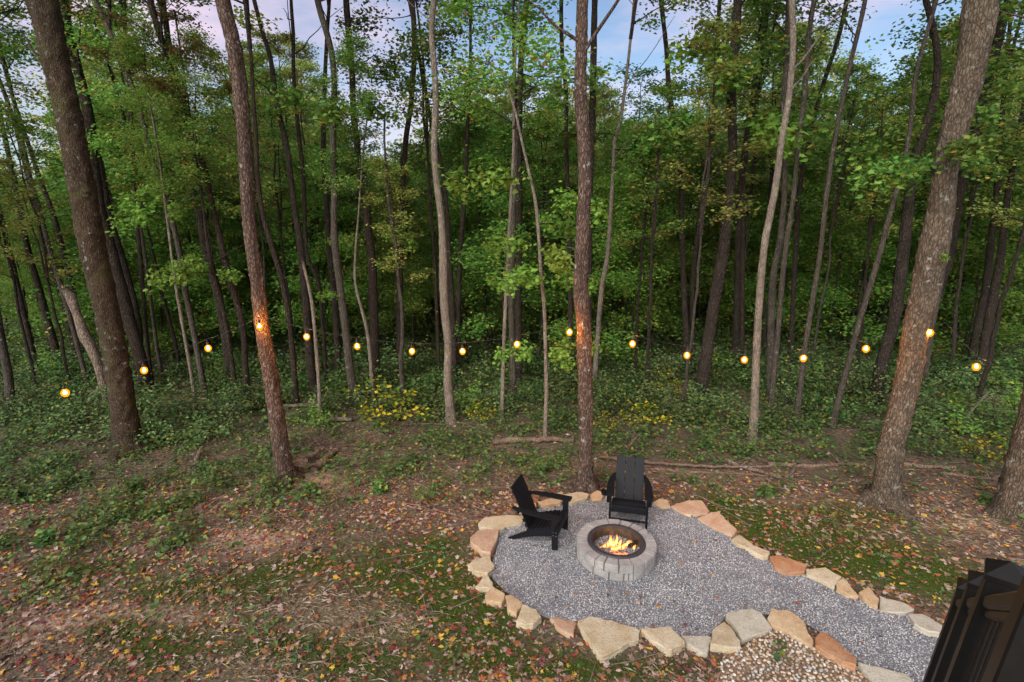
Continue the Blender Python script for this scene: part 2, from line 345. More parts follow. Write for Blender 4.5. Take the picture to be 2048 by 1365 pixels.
MOSS = [blob(150, 1150, .7, .4), blob(600, 1130, .6, .3), blob(860, 1090, .6, .35), blob(560, 1290, .5, .2), blob(230, 1260, .5, .25), blob(1000, 1330, .6, .2), blob(1700, 1030, .9, .4), blob(1560, 1070, 1.1, .7), blob(1700, 1110, 1.2, .6), blob(1850, 1150, .9, .5), blob(1440, 1010, .7, .5), blob(900, 1180, .9, .6), blob(960, 1260, .7, .5), blob(700, 1320, .8, .35), blob(480, 1180, .6, .4), blob(330, 1300, .7, .35), blob(1150, 1340, .8, .2), blob(1330, 1340, .5, .15), blob(780, 1150, .8, .4), blob(330, 1180, .6, .3)]
STRAW = [blob(600, 1230, 1.2, .4), blob(540, 1340, .9, .25), blob(760, 1260, .7, .3), blob(1920, 1050, .9, .35), blob(1350, 1350, .4, .1)]
SOIL = [blob(500, 1080, .9, .35), blob(130, 1250, .8, .4), blob(330, 1230, .9, .25), blob(640, 960, .8, .4), blob(1490, 1060, .35, .18)]
def field(bl, x, y): return np.clip(sum(b(x, y) for b in bl), 0, 1)
m, t, b, o = mat('forest_floor'); tcn = N(t, 'ShaderNodeTexCoord'); P_ = tcn.outputs['Object']
vo = N(t, 'ShaderNodeTexVoronoi'); vo.inputs['Scale'].default_value = 13; t.links.new(P_, vo.inputs['Vector'])
sp = N(t, 'ShaderNodeSeparateColor'); t.links.new(vo.outputs['Color'], sp.inputs[0])
r = ramp(t, [(0, (.05, .038, .028)), (.3, (.10, .075, .054)), (.55, (.165, .125, .094)), (.75, (.27, .205, .17)), (.9, (.22, .11, .055)), (1, (.16, .055, .045))]); t.links.new(sp.outputs[0], r.inputs[0])
n1 = noise(t, 1.1, 5, .6, P_); n2 = noise(t, 22, 5, .65, P_); n3 = noise(t, 60, 3, .6, P_)
rs = ramp(t, [(.3, (.07, .058, .04)), (.55, (.115, .096, .066)), (.8, (.185, .16, .115))]); t.links.new(n2.outputs[0], rs.inputs[0])
rl = ramp(t, [(.42, (0, 0, 0)), (.62, (.75, .75, .75))]); t.links.new(n1.outputs[0], rl.inputs[0])
c = mixc(t, rl.outputs[0], rs.outputs[0], r.outputs[0])
def masked(c, attr, col, gain):
    a = N(t, 'ShaderNodeAttribute', attribute_name=attr); ml = N(t, 'ShaderNodeMath', operation='MULTIPLY_ADD'); ml.use_clamp = True
    n = noise(t, 9, 4, .65, P_); sb = N(t, 'ShaderNodeMath', operation='SUBTRACT'); sb.inputs[1].default_value = .5; t.links.new(n.outputs[0], sb.inputs[0])
    m2 = N(t, 'ShaderNodeMath', operation='MULTIPLY'); m2.inputs[1].default_value = 2.2; t.links.new(sb.outputs[0], m2.inputs[0])
    t.links.new(a.outputs['Fac'], ml.inputs[0]); ml.inputs[1].default_value = gain; t.links.new(m2.outputs[0], ml.inputs[2])
    f2 = N(t, 'ShaderNodeMath', operation='MULTIPLY'); f2.use_clamp = True; t.links.new(ml.outputs[0], f2.inputs[0]); t.links.new(a.outputs['Fac'], f2.inputs[1])
    return mixc(t, f2.outputs[0], c, col)
c = masked(c, 'soil', (.3, .22, .16), 1.3); c = masked(c, 'straw', (.2, .165, .105), .9); c = masked(c, 'moss', (.05, .075, .012), 1.8)
t.links.new(c, b.inputs['Base Color']); b.inputs['Roughness'].default_value = .95; b.inputs['Specular IOR Level'].default_value = .1
ad = N(t, 'ShaderNodeMath', operation='ADD'); t.links.new(n2.outputs[0], ad.inputs[0]); t.links.new(vo.outputs['Distance'], ad.inputs[1]); bump(t, b, ad.outputs[0], .7, .04)
M_GROUND = m
me = g.mesh('ground', [M_GROUND], True)
for nm, bl in (('moss', MOSS), ('straw', STRAW), ('soil', SOIL)):
    me.attributes.new(nm, 'FLOAT', 'POINT').data.foreach_set('value', field(bl, X, Y).ravel().astype(np.float32))
tag(put('ground', me), 'brown forest floor of soil, leaf litter and moss', kind='structure')

# gravel bed: a sheet a little above the soil, with the loose stones on it
def sheet(name, poly, z, matl, label):
    from mathutils.geometry import tessellate_polygon
    v = np.c_[poly, np.full(len(poly), z)]; tr = np.array(tessellate_polygon([[Vector(p) for p in v]]))
    a, b_, c_ = v[tr[:, 0]], v[tr[:, 1]], v[tr[:, 2]]; flip = np.cross(b_ - a, c_ - a)[:, 2] < 0; tr[flip] = tr[flip][:, ::-1]
    g = Geo(); g.add(v, tr); return tag(put(name, g.mesh(name, [matl])), label, kind='structure')
M_BED = simple('gravel_bed', (.2, .2, .2), .95, 70, .55, .2, 0, .8, .02)
M_PBED = simple('pebble_bed', (.22, .16, .11), .95, 40, .5, .2, 0, .8, .02)
sheet('gravel_path', GP, .016, M_BED, 'grey gravel bed round the fire pit leading to the steps')
sheet('pebble_bed', PEB, .012, M_PBED, 'tan bed under the river pebbles')
OCT = (np.array([[1, 0, .1], [.2, .9, -.1], [-.9, .3, .1], [-.2, -1, 0], [.1, .1, .8], [0, 0, -.7]]), np.array([[0, 1, 4], [1, 2, 4], [2, 3, 4], [3, 0, 4], [1, 0, 5], [2, 1, 5], [3, 2, 5], [0, 3, 5]]))
def ico():
    p = (1 + 5 ** .5) / 2
    v = norm(np.array([[-1, p, 0], [1, p, 0], [-1, -p, 0], [1, -p, 0], [0, -1, p], [0, 1, p], [0, -1, -p], [0, 1, -p], [p, 0, -1], [p, 0, 1], [-p, 0, -1], [-p, 0, 1]], float))
    f = np.array([[0, 11, 5], [0, 5, 1], [0, 1, 7], [0, 7, 10], [0, 10, 11], [1, 5, 9], [5, 11, 4], [11, 10, 2], [10, 7, 6], [7, 1, 8], [3, 9, 4], [3, 4, 2], [3, 2, 6], [3, 6, 8], [3, 8, 9], [4, 9, 5], [2, 4, 11], [6, 2, 10], [8, 6, 7], [9, 8, 1]])
    return v, f
ICO = ico()
def scatter_stones(name, poly, spacing, smin, smax, z, T, matl, label, jit, smooth=False, hole=None, parent=None, flat=.7):
    lo, hi = poly.min(0), poly.max(0); xs, ys = np.meshgrid(np.arange(lo[0], hi[0], spacing), np.arange(lo[1], hi[1], spacing))
    x = xs.ravel() + rng.uniform(-.5, .5, xs.size) * spacing; y = ys.ravel() + rng.uniform(-.5, .5, xs.size) * spacing
    k = in_poly(poly, x, y)
    if hole is not None: k &= np.hypot(x - hole[0], y - hole[1]) > hole[2]
    x, y = x[k], y[k]; n = len(x); s = rng.uniform(smin, smax, (n, 3)) * [1, 1, flat]
    pos = np.c_[x, y, z + s[:, 2] * rng.uniform(.2, .9, n) + .008 * (1 + np.sin(x * 5 + 2 * np.sin(y * 3)) * np.sin(y * 6.1 + np.sin(x * 4)))]
    v, f = stamp(T, pos, dirs(rng.uniform(0, 6.3, n), rng.normal(0, .35, n)), dirs(rng.uniform(0, 6.3, n), rng.uniform(.9, 1.57, n)), s, jit, 3)
    g = Geo(); g.add(v, f); return tag(put(name, g.mesh(name, [matl], smooth), parent), label, kind='stuff')
scatter_stones('gravel', GP, .0215, .0075, .0155, .014, OCT, M_GRAVEL, 'loose grey crushed gravel filling the fire pit circle', .12, hole=(PIT[0], PIT[1], .62))
scatter_stones('river_pebbles', PEB, .042, .014, .028, .012, ICO, M_PEBBLE, 'tan rounded river pebbles beside the stone border', .06, True)

# ------------------------------------------------------------------ border stones, each a thing
STONES = [
 ('cream', "broad cream slab of the stone border, right beside the left chair's rear foot", [(957, 1048), (970, 1036), (1013, 1030), (1048, 1033), (1044, 1047), (1011, 1055), (1001, 1064), (960, 1056)]),
 ('pink', 'pink tan slab at the left rim of the border, just below the cream slab', [(941, 1078), (956, 1064), (1000, 1062), (994, 1086), (981, 1112), (963, 1108), (944, 1091)]),
 ('cream', 'cream five sided border stone at the far left rim, under the pink tan slab', [(935, 1135), (950, 1121), (979, 1114), (989, 1141), (975, 1154), (953, 1149)]),
 ('cream', 'small narrow cream wedge in the left rim, pointing up between two wider stones', [(951, 1176), (967, 1153), (973, 1150), (986, 1168), (984, 1181)]),
 ('tan', 'squat tan border block on the lower left curve, above a boxy tan block', [(970, 1194), (984, 1176), (1010, 1193), (1003, 1210), (973, 1204)]),
 ('tan', 'small boxy tan border block, between the squat tan block and a pale tan wedge', [(1010, 1197), (1022, 1194), (1045, 1207), (1033, 1229), (1016, 1223)]),
 ('cream', 'pale tan wedge on the lower left curve with leaves piled at its foot', [(1032, 1247), (1044, 1213), (1073, 1223), (1083, 1238), (1066, 1252), (1050, 1254)]),
 ('pink', 'pinkish wedge stone directly left of the biggest cream slab in the border', [(1100, 1238), (1118, 1234), (1154, 1244), (1147, 1272), (1138, 1270), (1112, 1254)]),
 ('cream', 'biggest cream slab of the border, a wide flat kite at the bottom of the circle', [(1155, 1246), (1178, 1235), (1235, 1248), (1280, 1262), (1278, 1280), (1207, 1318), (1200, 1319), (1172, 1277)]),
 ('cream', 'cream slab with a dark twig on it, right of the biggest border slab', [(1283, 1260), (1340, 1259), (1370, 1291), (1343, 1306), (1334, 1306), (1300, 1282)]),
 ('grey', 'small pale triangular stone in the lower border, between a cream slab and a domed stone', [(1362, 1275), (1422, 1276), (1414, 1308), (1405, 1310), (1375, 1292)]),
 ('cream', 'domed cream border stone with an orange stained top corner', [(1420, 1296), (1426, 1262), (1447, 1246), (1461, 1256), (1480, 1286), (1481, 1300), (1460, 1302)]),
 ('grey', 'pale grey near square slab of the lower border, beside the river pebbles', [(1452, 1233), (1503, 1221), (1522, 1229), (1544, 1257), (1536, 1264), (1484, 1282)]),
 ('tan', 'long tan slab bounding the river pebbles, right of the pale grey slab', [(1534, 1241), (1542, 1223), (1585, 1232), (1602, 1245), (1627, 1284), (1625, 1297), (1577, 1268), (1541, 1252)]),
 ('orange', 'rusty orange border slab between the gravel path and the river pebbles', [(1629, 1280), (1642, 1266), (1653, 1269), (1712, 1326), (1711, 1340), (1684, 1332), (1630, 1296)]),
 ('grey', 'pale greenish slab at the bottom edge, next along from the rusty orange slab', [(1716, 1330), (1770, 1343), (1815, 1356), (1840, 1385), (1790, 1392), (1745, 1368)]),
 ('tan', 'tan border stone just right of the upright chair, near its front leg', [(1307, 1007), (1319, 1000), (1337, 1003), (1341, 1015), (1322, 1016)]),
 ('pink', 'large pinkish slab at the upper right of the gravel circle', [(1342, 1013), (1375, 1003), (1404, 1003), (1419, 1023), (1415, 1029), (1380, 1031), (1358, 1023)]),
 ('pink', 'long pink tan slab below the large pinkish one on the upper right rim', [(1396, 1037), (1421, 1028), (1437, 1029), (1474, 1064), (1464, 1073), (1427, 1056)]),
 ('cream', 'small cream stone on the right rim, next below the long pink tan slab', [(1463, 1081), (1479, 1070), (1506, 1091), (1492, 1097), (1474, 1091)]),
 ('cream', 'small pale cream stone on the right rim, above the dusky pink slab', [(1491, 1100), (1501, 1094), (1538, 1107), (1535, 1117), (1526, 1118), (1508, 1111)]),
 ('orange', 'dusky pink slab in the middle of the right hand border row', [(1539, 1116), (1558, 1113), (1615, 1133), (1609, 1147), (1571, 1150), (1549, 1138)]),
 ('cream', 'cream slab right after the dusky pink slab in the right hand border row', [(1611, 1141), (1650, 1140), (1682, 1159), (1669, 1178), (1634, 1160), (1613, 1151)]),
 ('tan', 'narrow tan stone in the right hand row, directly below a cream slab', [(1671, 1170), (1686, 1160), (1717, 1195), (1694, 1193), (1673, 1181)]),
 ('tan', 'tan pointed stone in the right hand row, just above the long pale slab', [(1717, 1190), (1735, 1179), (1758, 1204), (1755, 1218), (1729, 1203)]),
 ('grey', 'long pale slab in the right hand row, second last before the railing', [(1759, 1192), (1810, 1210), (1828, 1223), (1811, 1228), (1760, 1222)]),
 ('grey', 'pale slab touching the black stair railing at the end of the border row', [(1815, 1230), (1843, 1230), (1884, 1254), (1878, 1272), (1856, 1269), (1827, 1253)]),
 ('tan', "tan stone half hidden behind the left chair's backrest", [(1033, 1013), (1045, 1007), (1072, 1010), (1072, 1021), (1040, 1024)]),
 ('tan', 'flat tan stone seen under the far arm of the left chair', [(1076, 1007), (1095, 1001), (1124, 1002), (1121, 1011), (1090, 1015)]),
 ('tan', 'thin tan stone peeking over the far arm of the left chair', [(1100, 994), (1124, 988), (1127, 993), (1106, 999)]),
 ('cream', 'broad cream stone at the back of the circle, before the central trunk', [(1128, 993), (1160, 986), (1179, 990), (1175, 998), (1143, 1010), (1129, 1002)]),
 ('tan', 'peaked tan stone at the back, between the broad cream stone and the upright chair', [(1180, 994), (1194, 986), (1210, 992), (1203, 1001), (1184, 1003)]),
 ('grey', 'little pale stone tucked behind the upright chair by its arm', [(1212, 994), (1226, 994), (1226, 1002), (1212, 1003)]),
]
def border_stone(i, kind, label, px):
    P = np.array([ground_at(*p, .05)[:2] for p in px]); r = np.random.default_rng(100 + i)
    c = P.mean(0); Q = []
    for k in range(len(P)):
        a, b_ = P[k], P[(k + 1) % len(P)]; n = max(1, int(np.linalg.norm(b_ - a) / .07))
        for s in range(n): Q.append(a + (b_ - a) * s / n + (r.normal(0, .008, 2) if s else 0))
    Q = np.array(Q) - c; n = len(Q); th = r.uniform(.06, .095); tilt = r.normal(0, .05, 2)
    def ringv(sc, z, jz, inset=0.0):
        d = np.linalg.norm(Q, axis=1, keepdims=True); q = Q * np.maximum(d * sc - inset, .005) / d
        return np.c_[q, z + q @ tilt + r.normal(0, jz, n)]
    rings = [ringv(1.02, -.03, 0), ringv(1.0 + r.normal(0, .01), th * .45, .004, r.uniform(-.004, .008)), ringv(1.0, th * .86, .004), ringv(1, th, .002, .007), ringv(.62, th + .002, .0008), ringv(.28, th + .002, .0005)]
    V = np.concatenate(rings + [[[0, 0, th + .002]]]); f = []
    for k in range(len(rings) - 1):
        for j in range(n):
            a, b_ = k * n + j, k * n + (j + 1) % n; f += [(a, b_, b_ + n), (a, b_ + n, a + n)]
    e = len(V) - 1; f += [((len(rings) - 1) * n + j, (len(rings) - 1) * n + (j + 1) % n, e) for j in range(n)]
    f = np.array(f); ar = np.sum(Q[:, 0] * np.roll(Q[:, 1], -1) - np.roll(Q[:, 0], -1) * Q[:, 1])
    if ar < 0: f = f[:, ::-1]
    g = Geo(); g.add(V, f); o = put('border_stone', g.mesh('border_stone', [M_STONE[kind]]), loc=(c[0], c[1], 0))
    tag(o, label, 'stone', 'sandstones edging the gravel')
for i, (k, l, p) in enumerate(STONES): border_stone(i, k, l, p)

# ------------------------------------------------------------------ fire pit
M_BLOCK = stone_mat('concrete_block', (.24, .236, .23), (.31, .304, .298), (.38, .373, .366))
mI, tI, bI, oI = mat('rusty_steel_liner'); tcn = N(tI, 'ShaderNodeTexCoord'); nI = noise(tI, 9, 5, .6, tcn.outputs['Object'])
rI = ramp(tI, [(.35, (.02, .017, .015)), (.55, (.06, .035, .02)), (.75, (.16, .075, .03))]); tI.links.new(nI.outputs[0], rI.inputs[0]); tI.links.new(rI.outputs[0], bI.inputs['Base Color']); bI.inputs['Roughness'].default_value = .7
pit = tag(empty('fire_pit', (PIT[0], PIT[1], 0)), 'round grey block fire pit with black steel rim', 'fire pit')
def wedge(a0, a1, r0, r1, z0, z1, bev=.008, n=4, gap=.0065):
    aa = [a0 + gap / r1, a1 - gap / r1]; an = np.linspace(*aa, n); V = []
    def row(r, z, an): return np.stack([r * np.cos(an), r * np.sin(an), np.full(len(an), z)], -1)
    prof = [(r0 + bev, z0), (r1 - bev, z0), (r1, z0 + bev), (r1, z1 - bev), (r1 - bev, z1), (r0 + bev, z1), (r0, z1 - bev), (r0, z0 + bev)]
    cols = []
    for k, a in enumerate([aa[0], *an, aa[1]]):
        ins = bev if k in (0, n + 1) else 0
        pr = np.array(prof); c = pr.mean(0); d = pr - c
        if ins: pr = c + d - np.sign(d) * bev * .8; a_ = a
        else: a_ = a + (bev / r1 if k == 1 else -bev / r1 if k == n else 0)
        cols.append(np.stack([pr[:, 0] * math.cos(a_), pr[:, 0] * math.sin(a_), pr[:, 1]], -1))
    V = np.concatenate(cols); m = 8; f = []
    for k in range(n + 1):
        for j in range(m):
            p, q = k * m + j, k * m + (j + 1) % m; f += [(p, q, q + m), (p, q + m, p + m)]
    f += [(0, j + 1, j) for j in range(1, m - 1)] + [((n + 1) * m, (n + 1) * m + j, (n + 1) * m + j + 1) for j in range(1, m - 1)]
    return V, np.array(f)[:, ::-1]
rb = random.Random(3)
for z0, z1, off in ((-.03, .128, .1), (.132, .268, 0.0)):
    a = off; segs = []
    while a < off + 2 * math.pi - .05:
        w = rb.choice((.33, .42, .24, .36, .12)); 
        if off + 2 * math.pi - (a + w) < .12: w = off + 2 * math.pi - a
        segs.append((a, a + w)); a += w
    for a0, a1 in segs:
        g = Geo(); j = rb.uniform(-.004, .004); g.add(*wedge(a0, a1, .44, PIT_R + j - (0 if z0 > 0 else .006), z0, z1 + rb.uniform(-.002, .002)))
        put('block', g.mesh('block', [M_BLOCK]), pit)
def lathe(prof, n=64):
    prof = np.array(prof, float); a = np.linspace(0, 2 * np.pi, n, endpoint=False)
    V = np.stack([prof[:, None, 0] * np.cos(a), prof[:, None, 0] * np.sin(a), np.repeat(prof[:, 1][:, None], n, 1)], -1).reshape(-1, 3); f = []
    for k in range(len(prof) - 1):
        for j in range(n):
            p, q = k * n + j, k * n + (j + 1) % n; f += [(p, q, q + n), (p, q + n, p + n)]
    return V, np.array(f)
g = Geo(); g.add(*lathe([(.438, .255), (.436, .281), (.43, .285), (.372, .285), (.366, .279)])); rim = put('steel_rim', g.mesh('steel_rim', [M_STEEL], True), pit)
g = Geo(); g.add(*lathe([(.366, .279), (.366, .02)])); put('steel_liner', g.mesh('steel_liner', [mI], True), pit)
ang = np.linspace(0, 2 * np.pi, 40, endpoint=False); disc = np.stack([.365 * np.cos(ang), .365 * np.sin(ang)], -1)
fg = scatter_stones('fire_gravel', disc, .026, .012, .02, .10, OCT, M_FIREGRAVEL, None, .12, parent=pit)
g = Geo(); v = np.c_[disc, np.full(40, .095)]; g.add(np.r_[v, [[0, 0, .1]]], [(i, (i + 1) % 40, 40) for i in range(40)]); put('gravel_base', g.mesh('gravel_base', [M_BED]), pit)
# fire: glowing burner and flame tongues
def emis(name, col, s):
    m = bpy.data.materials.new(name); m.use_nodes = True; t = m.node_tree; t.nodes.clear(); o = N(t, 'ShaderNodeOutputMaterial'); e = N(t, 'ShaderNodeEmission')
    e.inputs[0].default_value = (*col, 1); e.inputs[1].default_value = s; t.links.new(e.outputs[0], o.inputs[0]); return m
M_EMBER = emis('glowing_ember', (1, .14, .04), 1.6)
m = bpy.data.materials.new('flame'); m.use_nodes = True; t = m.node_tree; t.nodes.clear(); o = N(t, 'ShaderNodeOutputMaterial'); e = N(t, 'ShaderNodeEmission'); tr = N(t, 'ShaderNodeBsdfTransparent'); ms = N(t, 'ShaderNodeMixShader')
tcn = N(t, 'ShaderNodeTexCoord'); sx = N(t, 'ShaderNodeSeparateXYZ'); t.links.new(tcn.outputs['Generated'], sx.inputs[0])
r1 = ramp(t, [(0, (1, .30, .05)), (.2, (1, .62, .18)), (.5, (1, .42, .06)), (.8, (1, .2, .02)), (1, (.9, .09, .01))]); t.links.new(sx.outputs[2], r1.inputs[0])
nf = noise(t, 14, 3, .5, tcn.outputs['Object']); r2 = ramp(t, [(.0, (.35,) * 3), (.15, (.85,) * 3), (.55, (.75,) * 3), (1, (.12,) * 3)]); t.links.new(sx.outputs[2], r2.inputs[0])
mm = N(t, 'ShaderNodeMath', operation='MULTIPLY'); rr = ramp(t, [(.35, (.45,) * 3), (.6, (1,) * 3)]); t.links.new(nf.outputs[0], rr.inputs[0]); t.links.new(r2.outputs[0], mm.inputs[0]); t.links.new(rr.outputs[0], mm.inputs[1])
e.inputs[1].default_value = 1.35; t.links.new(r1.outputs[0], e.inputs[0]); t.links.new(mm.outputs[0], ms.inputs[0]); t.links.new(tr.outputs[0], ms.inputs[1]); t.links.new(e.outputs[0], ms.inputs[2]); t.links.new(ms.outputs[0], o.inputs[0])
M_FLAME = m
fire = tag(empty('fire', (PIT[0], PIT[1], .12)), 'small orange gas fire burning on gravel inside the pit', 'fire')
FL = [(-.06, .1, .24, .03), (.03, .12, .25, .028), (-.02, .08, .16, .04), (.08, .1, .15, .026), (-.11, .08, .12, .026), (.12, .02, .12, .025), (.19, .1, .13, .03), (.24, .06, .16, .026), (-.17, .06, .08, .03), (.05, .03, .09, .035), (.0, -.0, .07, .04), (-.05, .0, .06, .035), (.28, .0, .12, .02), (.16, .08, .09, .03)]
for i, (x, y, h, w) in enumerate(FL):
    r = np.random.default_rng(40 + i); n = 12; s = np.linspace(0, 1, n)
    h, w = h * .82, w * .85; wob = np.stack([np.sin(s * 5 + r.uniform(0, 6)) * .014 * s + r.normal(0, .02) * s, np.sin(s * 4 + r.uniform(0, 6)) * .01 * s, s * h], -1)
    rad = w * (np.sin(np.pi * np.clip(s * .82 + .16, 0, 1)) ** 1.1) * (1 - .35 * s) + .001
    V, f = tube(wob, rad, 8); V = V * [1, .6, 1]; g = Geo(); g.add(V, f); put('flame', g.mesh('flame', [M_FLAME], True), fire, (x, y, -.005), (0, 0, r.uniform(-.5, .5)))
for i, (x, y, l, rz) in enumerate([(-.09, .06, .3, .15), (.04, -.02, .3, .35), (.03, -.17, .26, .1), (.05, -.12, .2, -.05)]):
    s = np.linspace(-.5, .5, 9)[:, None]; P = np.c_[s * l, .012 * np.sin(s * 14 + i), .006 * np.cos(s * 17)]
    g = Geo(); g.add(*tube(P, np.full(9, .006), 6, .3, seed=i)); put('burner_bar', g.mesh('burner_bar', [M_EMBER], True), fire, (x, y, .008), (0, 0, rz))
lg = tag(empty('charred_wood', (PIT[0] + .2, PIT[1] + .03, .13)), 'charred black wood chunk in the fire at the pit edge', 'firewood')
g = Geo(); s = np.linspace(0, 1, 7)[:, None]; g.add(*tube(np.c_[s * .14, s * .05, .02 + s * .06], np.array([.03, .035, .034, .036, .033, .03, .022]), 7, .12, seed=5)); put('chunk', g.mesh('chunk', [M_BARK['dark']]), lg)

# ------------------------------------------------------------------ adirondack chairs
def chair(loc, heading, label, low_bar, cup_side):
    c = tag(empty('adirondack_chair', (loc[0], loc[1], .018), heading), label, 'chair', 'black garden chairs by the fire')
    def part(name, *vf, parent=c, m=M_CHAIR):
        g = Geo()
        for v, f in vf: g.add(v, f)
        return put(name, g.mesh(name, [m]), parent)
    W2 = .30
    prof = [(.37, .37), (.18, .335), (0, .275), (-.16, .21), (-.30, .13), (-.50, .006), (-.50, .0), (-.40, .0), (-.25, .07), (-.08, .135), (.12, .19), (.37, .245)]
    for s in (-1, 1):
        rl = part('side_rail', prism(prof, s * (W2 - .035), s * W2)[0:2] if s > 0 else prism(prof, -W2, -W2 + .035))
        lg = part('front_leg', box(.345, s * (W2 + .02), .29, .1, .036, .585))
        for z in (.27, .33): 
            for xx in (.32, .37): part('screw', box(xx, s * (W2 + .0395), z, .011, .004, .011, .001), parent=lg, m=M_SCREW)
        part('arm_bracket', prism([(.3, .575), (.40, .575), (.40, .56), (.345, .40), (.315, .40), (.3, .45)], s * (W2 + .04), s * (W2 + .09)) if s > 0 else prism([(.3, .575), (.40, .575), (.40, .56), (.345, .40), (.315, .40), (.3, .45)], -W2 - .09, -W2 - .04))
        o_, i_ = W2 + .105, W2 - .035
        outl = [(.44, i_), (.44, o_), (.2, o_), (-.05, o_ - .012), (-.25, o_ - .05), (-.42, i_ + .035), (-.42, i_ - .01), (-.2, i_ + .012), (.1, i_)]
        P = np.array([(x, s * y) for x, y in outl]); V, f = prism(P, .583, .612); V = V[:, [0, 2, 1]]; f = f[:, ::-1]; part('arm', (V, f))
    xs = [.372, .30, .228, .156, .084, .012, -.06, -.13]
    for x in xs[1:]:
        z = float(np.interp(x, [-.16, 0, .18, .37], [.21, .275, .335, .37])) + .012; sl = math.atan2(.06, .18)
        V, f = box(0, 0, 0, .064, 2 * W2 - .005, .022); R = np.array([[math.cos(sl), 0, -math.sin(sl)], [0, 1, 0], [math.sin(sl), 0, math.cos(sl)]]); part('seat_slat', (V @ R.T + [x, 0, z], f))
    part('seat_slat', box(.36, 0, .376, .062, 2 * W2 - .005, .022)); part('front_apron', box(.381, 0, .312, .022, 2 * W2 - .004, .098))
    bt = math.atan2(.33, .76); R = np.array([[math.cos(bt), 0, -math.sin(bt)], [0, 1, 0], [math.sin(bt), 0, math.cos(bt)]])
    for k in (-1, 0, 1):
        V, f = box(0, 0, .41, .022, .163, .82); part('back_plank', (V @ R.T + [-.125, k * .172, .205], f))
    for zz, ww in ((.10, .5), (.40, .66), (.70, .46)):
        V, f = box(-.028, 0, zz, .026, ww, .07); part('back_crossbar', (V @ R.T + [-.125, 0, .205], f))
    if low_bar: part('stretcher', box(.345, 0, .10, .03, 2 * W2, .03))
    y = cup_side * (W2 - .08) if not low_bar else cup_side * (W2 + .15); ca = np.linspace(0, 2 * np.pi, 20, endpoint=False)
    V, f = lathe([(.046, .0), (.046, .05), (.038, .05), (.038, .0), (.046, 0)], 20); cu = part('cup_holder', (V + [.25, y, .53], f)); V, f = lathe([(.04, 0), (.001, .002)], 20); part('cup_base', (V + [.25, y, .50], f), parent=cu)
    V, f = box(.25, (y + cup_side * (W2 + .02)) / 2, .57, .02, .1, .02); part('cup_bracket', (V, f), parent=cu)
    c.scale = (.95,) * 3
    return c
nl, fl_, rf = ground_at(1112, 1102), ground_at(1131, 1062), ground_at(1024.5, 1081)
h1 = math.atan2(*(nl - rf)[[1, 0]]); fc = (nl + fl_)[:2] / 2
perp = math.atan2(*(fl_ - nl)[[1, 0]]) - math.pi / 2; h1 = (h1 + perp) / 2
chair(fc - .345 * np.array([math.cos(h1), math.sin(h1)]), h1, 'black slatted garden chair seen from its side, left of the fire pit', False, -1)
fr = ground_at(1294, 1059); h2 = math.radians(-103); u = np.array([math.cos(h2), math.sin(h2)]); lft = np.array([-u[1], u[0]])
chair(fr[:2] - .345 * u - .32 * lft, h2, 'black garden chair facing the camera, behind the fire pit', True, -1)

# ------------------------------------------------------------------ stair railing beside the camera
rail = tag(empty('stair_railing', (1.39, 1.32, 0)), 'black metal stair railing with capped posts at the lower right corner', 'railing')
RD = np.array([.67, .742, -.62]); R0 = np.array([1.41, 1.30, 4.13])
hd = math.atan2(RD[1], RD[0])
def rot_z(V, a): c, s = math.cos(a), math.sin(a); return V @ np.array([[c, -s, 0], [s, c, 0], [0, 0, 1]]).T
def rpart(name, V, f, parent=rail): g = Geo(); g.add(V - [1.39, 1.32, 0], f); return put(name, g.mesh(name, [M_RAIL]), parent)
for s in (-.78, 0, .62, 1.3):
    p = R0 + RD * s; V, f = box(0, 0, -.9, .084, .084, 1.8); V = rot_z(V, hd) + p - [0, 0, .03]; V[:, 0] += .12 * (V[:, 2] - p[2]); po = rpart('post', V, f)
    h, q = .05, .036
    V = np.array([[-h, -h, -.028], [h, -h, -.028], [h, h, -.028], [-h, h, -.028], [-h, -h, -.012], [h, -h, -.012], [h, h, -.012], [-h, h, -.012], [0, 0, .026]])
    f = [(0, 1, 5), (0, 5, 4), (1, 2, 6), (1, 6, 5), (2, 3, 7), (2, 7, 6), (3, 0, 4), (3, 4, 7), (4, 5, 8), (5, 6, 8), (6, 7, 8), (7, 4, 8), (2, 1, 0), (3, 2, 0)]
    cp = rpart('post_cap', rot_z(V, hd) + p, np.array(f)); cp.parent = po
el = math.atan2(.62, 1.0)
for a, b_ in ((-.78, 0), (0, .62), (.62, 1.3)):
    A, B = R0 + RD * (a + .045), R0 + RD * (b_ - .045); mid = (A + B) / 2; ln = np.linalg.norm(B - A)
    for nm, dz, w, h in (('top_rail', -.12, .062, .04), ('under_rail', -.155, .04, .026), ('bottom_rail', -.95, .04, .04)):
        V, f = box(0, 0, 0, ln, w, h, .008); c, s_ = math.cos(el), math.sin(el); V = V @ np.array([[c, 0, s_], [0, 1, 0], [-s_, 0, c]]).T
        rpart(nm, rot_z(V, hd) + mid + [.12 * dz, 0, dz], f)
    k = int(round((b_ - a) / .1))
    for j in range(1, k):
        p = R0 + RD * (a + (b_ - a) * j / k); V, f = box(0, 0, -.55, .019, .019, .8, .002); V = rot_z(V, hd) + p; V[:, 0] += .12 * (V[:, 2] - p[2]); rpart('baluster', V, f)

